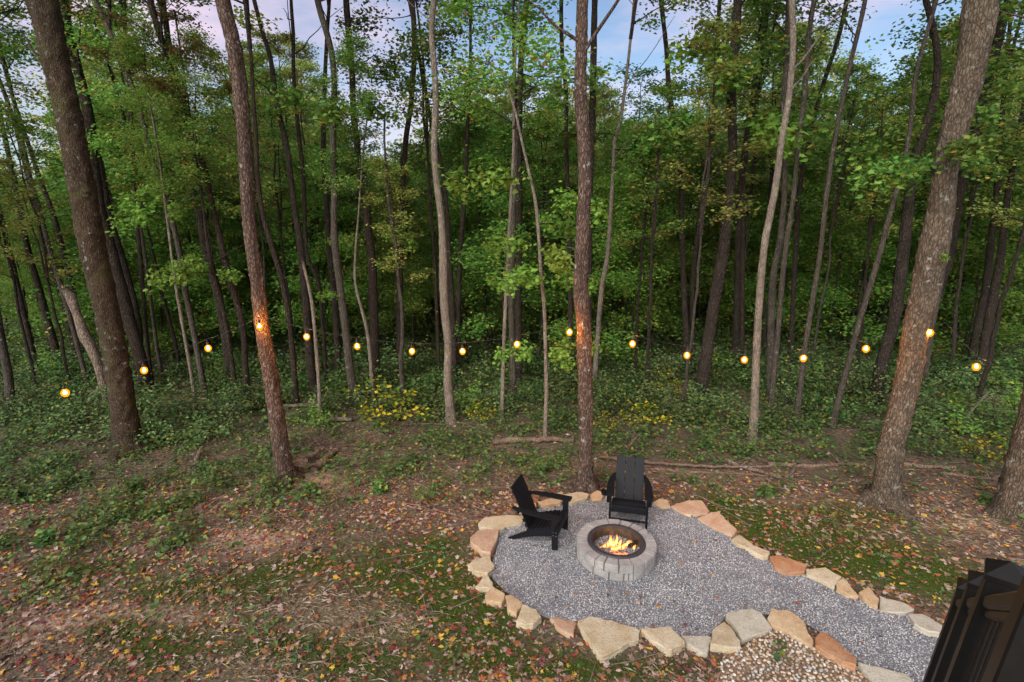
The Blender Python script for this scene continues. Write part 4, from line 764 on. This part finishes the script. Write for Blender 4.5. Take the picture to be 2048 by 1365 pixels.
ORD = ['first', 'second', 'third', 'fourth', 'fifth', 'sixth', 'seventh', 'eighth', 'ninth', 'tenth', 'eleventh', 'twelfth', 'thirteenth', 'fourteenth', 'fifteenth', 'sixteenth', 'seventeenth', 'eighteenth', 'nineteenth', 'twentieth', 'twenty first', 'twenty second', 'twenty third', 'twenty fourth'] + [f'{t} {o}' for t in ('twenty', 'thirty') for o in ('fifth', 'sixth', 'seventh', 'eighth', 'ninth')]
def gap_label(items, what):
    """labels by rank between neighbouring bulbs; items: [(px, object)]"""
    xs = [b[0] for b in BULB_PX]; by = {}
    for px, ob in items: by.setdefault(sum(px > x for x in xs), []).append((px, ob))
    for k, l in by.items():
        where = 'left of the leftmost bulb' if k == 0 else 'right of the rightmost bulb' if k == len(xs) else f'between {ORD[k - 1]} and {ORD[k]} bulb'
        l.sort(key=lambda a: a[0])
        for j, (px, ob) in enumerate(l): ob['label'] = f'{what}, {ORD[j]} from left {where}'
placed = [np.array(o.location[:2]) for o in tree_roots]; back, under = [], []
rt = random.Random(77); tries = 0
while len(back) < 150 and tries < 9000:
    tries += 1; Yp = 13.5 + 31 * rt.random() ** 1.6; Xp = rt.uniform(-1.08, 1.08) * Yp; q = np.array([Xp, Yp])
    if min(np.linalg.norm(q - p) for p in placed) < (1.1 if Yp < 22 else 1.6): continue
    placed.append(q); z0 = float(gz(Xp, Yp)); px, _ = project((Xp, Yp, 2.5)); lim = np.interp(px, SKY_X, SKY_Y) + rt.uniform(-60, 30)
    ztop = at_y(px, max(lim, -150), Yp)[0][2]; ztop = min(max(ztop, 6.5), 17 + rt.random() * 3)
    v = rt.randrange(5); kk = rt.choice(('dark', 'dark', 'brown', 'grey', 'dark')); rz = rt.uniform(0, 6.28); s = max(.5, (ztop - 2.0) / 15)
    root = tag(empty('forest_tree', (Xp, Yp, z0), rz), 'x', 'tree', 'background forest trees')
    root.rotation_euler = (rt.gauss(0, .03), rt.gauss(0, .03), rz)
    put('trunk', BACK_M[(v, kk)], root, scale=(min(1.2, max(.6, s)), min(1.2, max(.6, s)), s))
    pool = rt.choice((THIN, THIN, CAN_O, CAN, THIN)) if Yp > 22 else THIN; ch = min(7.5, ztop * .5); P = BACK_T[v][1]; zb = ztop - ch; zi = zb / s
    c = [np.interp(zi, P[:, 2], P[:, 0]) * min(1.2, max(.6, s)), np.interp(zi, P[:, 2], P[:, 1]) * min(1.2, max(.6, s)), zb]
    base_h = 7.0 if pool is THIN else 9.0; k = ch / base_h; w = max(.55, min(1.0, k * 1.15))
    put('crown', rt.choice(pool), root, c, (0, 0, rt.uniform(0, 6.28)), (w, w, k)); back.append((px, root))
gap_label(back, 'slim background forest tree')
UT = []
for i in range(3):
    r = np.random.default_rng(540 + i); n = 9; z = np.linspace(-.15, 5, n); w = np.cumsum(r.normal(0, .04, (n, 2)), 0); w -= w[0]; g = Geo(); g.add(*tube(np.c_[w, z], np.linspace(.045, .02, n), 6, .03, seed=i)); UT.append((g.mesh('stem', [M_BARK['brown']], True), np.c_[w, z]))
tries = 0
while len(under) < 265 and tries < 9000:
    tries += 1; Yp = 14 + 27 * rt.random() ** .85; Xp = rt.uniform(-1.05, 1.05) * Yp; q = np.array([Xp, Yp])
    if min(np.linalg.norm(q - p) for p in placed) < .8: continue
    px, _ = project((Xp, Yp, 3)); zc = 2.9 * rt.random() ** 1.5 + .25 if Yp > 16.5 else rt.uniform(2.4, 4.2)
    if Yp < 18 and rt.random() < .72: continue
    placed.append(q); k = rt.uniform(.65, 1.1) + .014 * (Yp - 18); v = rt.randrange(3)
    ztop = at_y(px, np.interp(px, SKY_X, SKY_Y) + 20, Yp)[0][2]; k = min(k, max(.35, (ztop - zc) / 7.5))
    root = tag(empty('understory_tree', (Xp, Yp, float(gz(Xp, Yp))), rt.uniform(0, 6.28)), 'x', 'tree', 'low leafy understory trees')
    put('stem', UT[v][0], root, scale=(1, 1, (zc + .3) / 5)); P = UT[v][1]
    put('crown', rt.choice(UND), root, (P[-1][0], P[-1][1], zc), (0, 0, rt.uniform(0, 6.28)), (k, k, k * .95)); under.append((px, root))
gap_label(under, 'low leafy understory tree')

# far woodland, one mass beyond the trees one can tell apart
r = np.random.default_rng(60); g = Geo(); pos = []
for i in range(420):
    Yp = 38 + 45 * r.random() ** 1.2; Xp = r.uniform(-1.15, 1.15) * Yp; z0 = float(gz(Xp, Yp)); px, _ = project((Xp, Yp, 3)); zt = min(19, max(6, at_y(px, np.interp(px, SKY_X, SKY_Y) + r.uniform(10, 70), Yp)[0][2]))
    g.add(*tube(np.array([[Xp, Yp, z0 - .2], [Xp + r.normal(0, .2), Yp, zt * .5], [Xp + r.normal(0, .4), Yp, zt * .95]]), [.14, .1, .03], 5, cap=False), m=0)
    for k in range(9):
        zz = r.uniform(.02, 1) ** 1.4 * zt; n = 75; pos.append(np.array([Xp, Yp, z0 + zz]) + r.normal(0, 1, (n, 3)) * [1.5, 1.5, .7] + np.r_[r.normal(0, 1.3, 2), 0])
pos = np.concatenate(pos); n = len(pos)
g.add(*stamp(KITE, pos, dirs(r.uniform(0, 6.28, n), r.uniform(-.9, .3, n)), norm(np.c_[r.normal(0, .6, (n, 2)), np.ones(n)]), r.uniform(.22, .42, n)), m=1)
tag(put('far_woodland', g.mesh('far_woodland', [M_BARK['dark'], M_LEAF_O])), 'dense far green woodland closing the view behind the trees', kind='stuff')

# ------------------------------------------------------------------ shrubs and ground cover
def make_shrub(seed, M, n=420, size=.075, h=.7, w=.55, T=KITE):
    r = np.random.default_rng(seed); g = Geo(); Q = []
    for k in range(9):
        a = r.uniform(0, 6.28); e = r.uniform(.5, 1.4); ln = h * r.uniform(.7, 1.25); s = np.linspace(0, 1, 6)[:, None]
        P = dirs(np.array(a), np.array(e)) * s * ln * [w / .6, w / .6, 1] + [0, 0, -1] * s ** 2 * .12 * ln; g.add(*tube(P, np.linspace(.008, .002, 6), 4), m=0)
        Q.append(leaf_cloud(r, P[2:], n // 9, w * .2, .07, size))
    pos, ax, up, sz = (np.concatenate([q[k] for q in Q]) for k in range(4)); pos[:, :2] = np.clip(pos[:, :2], -w * 1.25, w * 1.25); pos[:, 2] = np.maximum(pos[:, 2], .04); g.add(*stamp(T, pos, ax, up, sz), m=1); return g.mesh('shrub', [M_BARK['brown'], M])
SH = [make_shrub(600, M_COVER), make_shrub(601, M_COVER), make_shrub(602, M_COVER_G, 460, .08), make_shrub(603, M_LEAF_B, 380, .085), make_shrub(604, M_LEAF_Y, 260, .105, 1.0, .85), make_shrub(605, M_COVER_G, 520, .07, 1.2, .8), make_shrub(606, M_COVER, 160, .12, .3, .3, MAPLE)]
YB = [('yellow_bush', 'bright yellow and green bush left of the pale sinuous trunk', 800, 840, 4, 1.2), ('yellow_bush', 'yellow leaved bush beyond the fire pit, right of the straight flaky trunk', 1290, 845, 4, .8), ('yellow_bush', 'small yellow green bush near the foot of the thin light trunk', 975, 842, 4, .55), ('yellow_bush', 'yellow bush in the shade at the far right, below the last bulb', 1945, 915, 4, .7), ('yellow_bush', 'low yellow green bush touching the right side of the straight flaky trunk', 1212, 865, 4, .5), ('yellow_bush', 'yellow bush left of the stout dark leaning trunk', 1352, 790, 4, .8)]
for nm, lab, px, py, v, sc in YB:
    p = ground_at(px, py); tag(put(nm, SH[v], loc=(p[0], p[1], float(gz(p[0], p[1]))), rot=(0, 0, px), scale=sc), lab, 'bush', 'yellow bushes')
shr = []; tries = 0; sp_ = []
while len(shr) < 125 and tries < 9000:
    tries += 1; py = 742 + 150 * rt.random() ** 1.3; px = rt.uniform(-30, 2080)
    lim = np.interp(px, [0, 400, 700, 1100, 1500, 2048], [960, 900, 850, 840, 860, 900])
    if py > lim: continue
    p = ground_at(px, py); q = p[:2]
    if sp_ and min(np.linalg.norm(q - s) for s in sp_) < .55: continue
    if min(np.linalg.norm(q - np.array(o.location[:2])) for o in tree_roots) < .35: continue
    sp_.append(q); v = rt.choice((0, 1, 2, 2, 3, 5, 5)); far = (p[1] - 9) / 12
    o = put('shrub', SH[v], loc=(p[0], p[1], float(gz(p[0], p[1]))), rot=(0, 0, rt.uniform(0, 6.28)), scale=rt.uniform(.6, 1.0) + .75 * max(0, far))
    tag(o, 'x', 'shrub', 'low green woodland shrubs'); shr.append((px, o))
gap_label(shr, 'low green woodland shrub')
# hand placed leafy plants near the camera side
PL = [('broad leafed seedling clump left of the reddish leaning trunk', 330, 960), ('broad leafed plant at the left edge above the litter', 40, 1000), ('broad leafed plant in the left foreground shade', 90, 1085), ('leafy green plant right of the mossy trunk base', 410, 950), ('leafy plant below the mossy trunk', 270, 985), ('small leafy plant in front of the fallen brown log', 1080, 945), ('small leafy plant left of the central trunk foot', 1120, 930), ('small leafy plant at the right of the huge furrowed tree', 1975, 1010), ('small leafy plant by the grey log pile right of the upright chair', 1535, 990), ('leafy plant beside the pale border slab, left of the chairs', 860, 1000), ('lone leafy plant amid the litter left of the chairs', 760, 985), ('leafy plant at the foot of the reddish leaning trunk', 620, 985)]
for i, (lab, px, py) in enumerate(PL):
    p = ground_at(px, py); tag(put('leafy_plant', SH[6] if i % 3 else SH[1], loc=(p[0], p[1], 0), rot=(0, 0, i * 1.7), scale=.75 if i % 3 else .5), lab, 'plant', 'broad leafed plants on the litter')

# dead wood on the floor (built below; the plants keep off it)
LOGS = [
 ('fallen_log', 'long pale fallen log lying behind the reddish leaning trunk', 'pale', [(405, 830), (470, 825), (560, 821), (638, 816)], .055),
 ('fallen_log', 'short pale log piece right of the thin kinked stem with the broken top', 'pale', [(652, 842), (705, 843)], .055),
 ('fallen_log', 'reddish brown fallen log left of the central flaky trunk', 'log', [(985, 890), (1040, 886), (1148, 884)], .06),
 ('fallen_log', 'rotting grey log slanting right of the reddish trunk foot', 'log', [(628, 946), (650, 928), (672, 906)], .06),
 ('fallen_log', 'smaller rotting log behind the slanting grey log', 'log', [(612, 930), (645, 908)], .05),
 ('broken_stump', 'weathered broken stump piece among plants right of the mossy tree', 'dead', [(388, 948), (396, 930), (405, 906)], .05),
 ('fallen_branch', 'thin pale branch arching over plants before the pale sinuous trunk', 'dead', [(788, 860), (830, 851), (885, 853), (925, 851), (950, 862), (990, 870)], .014),
 ('fallen_branch', 'thin dead branch crossing the litter right of the dead brush', 'dead', [(628, 882), (662, 905), (700, 913), (760, 917), (823, 911)], .014),
 ('fallen_branch', 'short curved pale stick lying left of the reddish brown log', 'dead', [(838, 900), (865, 901), (878, 913)], .018),
 ('fallen_branch', 'long straight dead branch running behind the upright chair', 'log', [(1200, 920), (1300, 930), (1400, 938), (1475, 940), (1540, 938)], .024),
 ('fallen_branch', 'second long branch lying just below the straight one, right of the upright chair', 'log', [(1300, 938), (1400, 946), (1500, 950), (1575, 958)], .018),
 ('fallen_branch', 'thick gnarled forked grey branch right of the upright chair', 'dead', [(1453, 922), (1480, 936), (1520, 946), (1560, 958), (1582, 950), (1590, 930)], .035),
 ('fallen_branch', 'grey branch along the ground left of the huge furrowed tree', 'log', [(1536, 928), (1620, 934), (1700, 930), (1745, 936)], .03),
 ('fallen_log', 'grey log lying right of the huge furrowed tree', 'log', [(1800, 930), (1850, 936), (1910, 938)], .04),
 ('fallen_branch', 'pale dead stick propped up slanting at the far right under the last bulb', 'pale', None, .025),
 ('fallen_branch', 'slanting bare stick standing up behind the upright chair', 'dead', None, .028),
 ('fallen_branch', 'low branch on the ground before the lichen trunk at the right edge', 'log', [(1880, 948), (1950, 957), (2020, 962)], .025),
 ('fallen_branch', 'small curved branch in the litter left of the gravel circle', 'dead', [(455, 1150), (470, 1125), (480, 1112)], .014),
 ('fallen_branch', 'short stick lying flat in the litter beside the pink tan slab', 'dead', [(783, 1142), (828, 1146)], .018),
 ('fallen_branch', 'crooked root like stick in the litter above the mossy patch', 'dead', [(625, 1105), (640, 1095), (675, 1094)], .02),
 ('fallen_branch', 'grey stick in the lower left corner of the litter', 'log', [(0, 1325), (30, 1300), (65, 1280)], .018),
]
def log_dist(x, y):
    d = np.full(x.shape, 9.)
    for l in LOGS:
        if l[3]:
            q = gpoly(l[3])
            for a, b_ in zip(q[:-1], q[1:]):
                e = b_ - a; t_ = np.clip(((x - a[0]) * e[0] + (y - a[1]) * e[1]) / (e @ e), 0, 1); d = np.minimum(d, np.hypot(x - a[0] - t_ * e[0], y + .06 - a[1] - t_ * e[1]))
    return d
# ground cover: thousands of low plants, one mass
def cover_density(x, y):
    lim = np.interp(x / y, [-1.1, -.75, -.45, -.2, .1, .5, 1.1], [5.8, 6.8, 8.2, 9.0, 9.4, 9.7, 9.0]); d = np.clip((y - lim) / 1.5, 0, 1)
    n = .5 + .3 * np.sin(x * 1.9 + 1.1 * np.sin(y * 1.3)) * np.sin(y * 2.1 + np.sin(x * 2.7)) + .3 * np.sin(x * 4.3 + 2 * np.sin(y * 2.7 + .5)) * np.sin(y * 4.9 + np.sin(x * 3.1)); return d * np.clip(n * 1.7 - .45, .03, 1) + .03 * (y > 5.2) + .05 * (y > 8.6)
for nm, M, lab, cnt, seed in (('ground_cover', M_COVER, 'green low plants covering the woodland floor', 9000, 70), ('pale_ground_cover', M_COVER_G, 'grey green low plants covering the woodland floor', 6000, 71)):
    r = np.random.default_rng(seed); y = 5 + (20 if seed == 70 else 34) * r.random(cnt * 6) ** (1.0 if seed == 70 else .9); x = r.uniform(-1.12, 1.12, cnt * 6) * y; k = (r.random(cnt * 6) < cover_density(x, y)) & ~in_poly(GP, x, y) & (edge_dist(GP, x, y) > .5); k &= log_dist(x, y) > .16; x, y = x[k][:cnt], y[k][:cnt]; n = len(x)
    m = 13; h = (.05 + .4 * r.random(n) ** 2) * (1 + .07 * np.clip(y - 9, 0, None)); sg = np.repeat(.1 * (1 + .05 * np.clip(y - 12, 0, None)), m); cx = np.repeat(x, m) + r.normal(0, 1, n * m) * sg; cyy = np.repeat(y, m) + r.normal(0, 1, n * m) * sg; z = gz(cx, cyy) + np.repeat(h, m) * r.uniform(.25, 1.1, n * m) + .01
    g = Geo(); g.add(*stamp(KITE, np.c_[cx, cyy, z], dirs(r.uniform(0, 6.28, n * m), r.uniform(-.5, .3, n * m)), norm(np.c_[r.normal(0, .6, (n * m, 2)), np.ones(n * m)]), np.repeat(r.uniform(.7, 1.35, n) * (1 + .05 * np.clip(y - 12, 0, None)), m) * r.uniform(.05, .1, n * m)))
    tag(put(nm, g.mesh(nm, [M])), lab, kind='stuff')

# fallen leaves, grass, straw, twigs
def litter(cnt, T, smin, smax, y0, y1, seed, off, dens=None, lift=.45):
    r = np.random.default_rng(seed); N_ = cnt * 3; y = y0 + (y1 - y0) * r.random(N_); x = r.uniform(-1.12, 1.12, N_) * (y + .5)
    ok = ~in_poly(GP, x, y) & ~in_poly(PEB, x, y)
    if dens is not None: ok &= r.random(N_) < dens(x, y)
    x, y = x[ok][:cnt], y[ok][:cnt]; n = len(x)
    pos = np.c_[x, y, gz(x, y) + off + r.uniform(0, .02, n)]
    return stamp(T, pos, dirs(r.uniform(0, 6.28, n), r.normal(0, .18, n)), norm(np.c_[r.normal(0, lift * .55, (n, 2)), np.ones(n)]), r.uniform(smin, smax, n), .05, seed)
def lit_d(x, y): return .45 + .55 * np.clip(.5 + np.sin(x * 1.7 + 2 * np.sin(y)) * np.sin(y * 2.3 + x), 0, 1)
g = Geo(); g.add(*litter(8000, MAPLE, .042, .105, 3.2, 9.5, 81, .008, lit_d)); g.add(*litter(9000, OVAL, .035, .08, 3.2, 10, 82, .006, lit_d)); g.add(*litter(9000, KITE, .05, .1, 8, 19, 83, .008, lit_d)); g.add(*litter(1500, MAPLE, .04, .095, 3.2, 9.5, 86, .02, lambda x, y: (edge_dist(GP, x, y) < .33) * (edge_dist(GP, x, y) > .1) * 1.0, .9)); g.add(*litter(12000, KITE, .025, .05, 3.2, 9.5, 87, .004, lit_d))
r = np.random.default_rng(84); n = 330; xy = np.c_[r.uniform(GP[:, 0].min(), GP[:, 0].max(), n), r.uniform(GP[:, 1].min(), GP[:, 1].max(), n)]; xy = xy[in_poly(GP, xy[:, 0], xy[:, 1]) & (np.hypot(xy[:, 0] - PIT[0], xy[:, 1] - PIT[1]) > .66)][:130]; n = len(xy)
g.add(*stamp(MAPLE, np.c_[xy, np.full(n, .045)], dirs(r.uniform(0, 6.28, n), r.normal(0, .15, n)), norm(np.c_[r.normal(0, .2, (n, 2)), np.ones(n)]), r.uniform(.03, .065, n)))
tag(put('fallen_leaves', g.mesh('fallen_leaves', [M_FALL])), 'red, orange, tan and yellow autumn leaves on the ground', kind='stuff')
BLADE = (np.array([[0, -.04, 0], [0, .04, 0], [.55, 0, .06], [1, 0, -.05]]), np.array([[0, 1, 2], [1, 3, 2], [0, 2, 3]]))
def blades(name, M, fld, cnt, smin, smax, el0, el1, seed, lab, wide):
    r = np.random.default_rng(seed); N_ = cnt * 8; y = r.uniform(3.2, 11, N_); x = r.uniform(-1.1, 1.1, N_) * y; k = (r.random(N_) < field(fld, x, y)) & ~in_poly(GP, x, y) & ~in_poly(PEB, x, y); x, y = x[k][:cnt], y[k][:cnt]; n = len(x)
    s = r.uniform(smin, smax, n); sz = np.c_[s, s * wide, s]
    g = Geo(); g.add(*stamp(BLADE, np.c_[x, y, gz(x, y) + .004], dirs(r.uniform(0, 6.28, n), r.uniform(el0, el1, n)), norm(np.c_[r.normal(0, .3, (n, 2)), np.ones(n)]), sz)); tag(put(name, g.mesh(name, [M])), lab, kind='stuff')
blades('grass', M_GRASS, MOSS, 26000, .025, .07, .25, 1.2, 90, 'short mossy green grass patches', 1.3)
blades('straw', M_STRAW, STRAW, 8000, .06, .2, .0, .22, 91, 'dry straw strewn over the seeded soil', .17)
r = np.random.default_rng(92); g = Geo()
for i in range(480):
    y = r.uniform(4.5, 15) if i % 2 else r.uniform(8.2, 12); x = r.uniform(-1.05, 1.05) * y
    if in_poly(GP, np.array([x]), np.array([y]))[0]: continue
    ln = r.uniform(.15, .8); a = r.uniform(0, 6.28); s = np.linspace(0, 1, 5)[:, None]; P = np.array([x, y, float(gz(x, y)) + .015]) + np.c_[np.cos(a) * s * ln, np.sin(a) * s * ln, s * r.uniform(-.02, .12) * ln] + np.cumsum(r.normal(0, .02 * ln, (5, 3)), 0) * [1, 1, .3]
    g.add(*tube(P, np.linspace(r.uniform(.004, .009), .002, 5), 5))
tag(put('twigs', g.mesh('twigs', [M_TWIG])), 'small dry twigs scattered over the litter', kind='stuff')

# fallen logs and branches, each a thing
for i, (nm, lab, bk, px, rad) in enumerate(LOGS):
    r = np.random.default_rng(700 + i)
    if px is None:
        a, b_ = ((1915, 858), (1978, 785)) if 'far right' in lab else ((1250, 906), (1281, 868))
        p0 = ground_at(*a); p1 = at_y(b_[0], b_[1], p0[1] + .3)[0]; P = np.array([p0, (p0 + p1) / 2 + [0, 0, .05], p1])
    else: P = np.array([ground_at(*p) for p in px]); rad *= 1.3; P[:, 2] = gz(P[:, 0], P[:, 1]) + rad * .9 + (.05 if 'plants' in lab or 'behind' in lab else 0)
    c = P[0].copy(); c[2] = 0; P = smooth_path(P, .12); P[1:-1] += r.normal(0, rad * .18, (len(P) - 2, 3)); R = np.linspace(rad, rad * .65, len(P)); g = Geo(); g.add(*tube(P - c, R, 9, .07, seed=i))
    root = tag(empty(nm, c), lab, 'branch' if 'branch' in nm else 'stump' if 'stump' in nm else 'log', 'dead wood on the forest floor'); put('wood', g.mesh('wood', [M_BARK[bk]], True), root)
    if nm == 'fallen_branch':
        g = Geo()
        for k in range(4):
            j = r.integers(1, max(2, len(P) - 1)); s = np.linspace(0, 1, 5)[:, None]; a = r.uniform(0, 6.28); Q = P[j] - c + dirs(np.array(a), np.array(r.uniform(.02, .5))) * s * r.uniform(.2, .6); g.add(*tube(Q, np.linspace(rad * .4, .003, 5), 5))
        tw = put('side_twigs', g.mesh('side_twigs', [M_BARK[bk]], True), root); tw['kind'] = 'stuff'
r = np.random.default_rng(740); g = Geo(); p = ground_at(625, 893)
for i in range(110):
    s = np.linspace(0, 1, 5)[:, None]; a = r.uniform(0, 6.28); Q = np.array([r.normal(0, .3), r.normal(0, .15), .02]) + dirs(np.array(a), np.array(r.uniform(.1, .9))) * s * r.uniform(.2, .7) + np.cumsum(r.normal(0, .02, (5, 3)), 0); Q[:, 2] = np.maximum(Q[:, 2], .0); g.add(*tube(Q, np.linspace(.006, .002, 5), 4))
br = tag(empty('brush_pile', (p[0], p[1], 0)), 'tangle of dead reddish twigs right of the reddish leaning trunk', 'brush'); tw = put('twigs', g.mesh('twigs', [simple('red_brown_twig', (.13, .085, .075), .9, 8, .4)]), br); tw['kind'] = 'stuff'

# ------------------------------------------------------------------ string lights
YT = {w: tree_at(w).location.y for w in ('reddish brown flaky trunk leaning', 'straight flaky', 'huge furrowed')}
y2, y3, y4 = YT.values()
Yk = np.interp([b[0] for b in BULB_PX], [-100, 288, 505, 519, 640, 1060, 1139, 1240, 1780, 1857, 2100], [y2 - 3.2, y2 - 1.0, y2 - .32, y2 - .36, y2 - .1, y3 - .2, y3 - .25, y3 - .2, y4 - .1, y4 - .2, y4 - 1.2])
BP = np.array([at_y(px, py, Y_)[0] for (px, py), Y_ in zip(BULB_PX, Yk)])
st = tag(empty('string_lights', (0, 0, 0)), 'string of warm glowing bulbs strung between the tree trunks', 'string lights')
def anchor(word, z):
    o = tree_at(word); tr_ = [c for c in o.children if c.name.startswith('trunk')][0]; v = np.empty(len(tr_.data.vertices) * 3, np.float32); tr_.data.vertices.foreach_get('co', v); v = v.reshape(-1, 3); k = np.abs(v[:, 2] - z) < .12
    c = v[k & (np.hypot(*(v[:, :2] - np.median(v[k], 0)[:2]).T) < .5)].mean(0); return np.array([c[0] + o.location.x, c[1] + o.location.y, z])
drop = np.array([0, 0, .155]); pts = [at_y(-60, 845, y2 - 3.6)[0] + drop]
for i, p in enumerate(BP):
    pts.append(p + drop)
    nxt = BULB_PX[i][0]
    if i == 3: a = anchor('reddish brown flaky trunk leaning', p[2] + .17); pts.append(a + [.08, -.17, 0])
    if i == 9: a = anchor('straight flaky', p[2] + .2); pts.append(a + [0, -.2, 0])
    if i == 15: a = anchor('huge furrowed', p[2] + .2); pts.append(p + drop + [.15, -.1, .03])
pts.append(at_y(2110, 800, y4 - 1.4)[0] + drop)
PP = []
for a, b_ in zip(pts[:-1], pts[1:]):
    s = np.linspace(0, 1, 8, endpoint=False)[:, None]; PP.append(a + (b_ - a) * s - np.array([0, 0, .1]) * s * (1 - s))
PP = np.concatenate(PP + [pts[-1][None]]); g = Geo(); g.add(*tube(PP, np.full(len(PP), .0036), 5)); put('cable', g.mesh('cable', [M_CORD]), st)
M_BULB = emis('glowing_filament', (1, .4, .06), 620)
M_GLASS = bpy.data.materials.new('amber_glass'); M_GLASS.use_nodes = True; t = M_GLASS.node_tree; t.nodes.clear(); o = N(t, 'ShaderNodeOutputMaterial'); e = N(t, 'ShaderNodeEmission'); tr = N(t, 'ShaderNodeBsdfTransparent'); ms = N(t, 'ShaderNodeMixShader'); ms.inputs[0].default_value = .45
e.inputs[0].default_value = (1, .27, .008, 1); e.inputs[1].default_value = 1.0; tr.inputs[0].default_value = (1, .85, .6, 1); t.links.new(tr.outputs[0], ms.inputs[1]); t.links.new(e.outputs[0], ms.inputs[2]); t.links.new(ms.outputs[0], o.inputs[0])
gs = Geo(); gs.add(*lathe([(.006, .155), (.006, .10), (.02, .095), (.022, .05), (.018, .045)], 12)); SOCK = gs.mesh('socket', [M_CORD], True)
gb = Geo(); gb.add(*lathe([(.001, -.066), (.022, -.06), (.043, -.036), (.05, -.006), (.043, .02), (.024, .04), (.016, .05)], 16)); BULB = gb.mesh('bulb', [M_GLASS], True); gc = Geo(); gc.add(ICO[0] * .025 - [0, 0, .008], ICO[1]); gc.add(ICO[0] * .008 + [0, 0, .02], ICO[1]); CORE = gc.mesh('filament', [M_BULB], True)
for p in BP:
    so = put('socket', SOCK, st, p); bu = put('bulb', BULB, so, scale=1.15); put('filament', CORE, st, p)
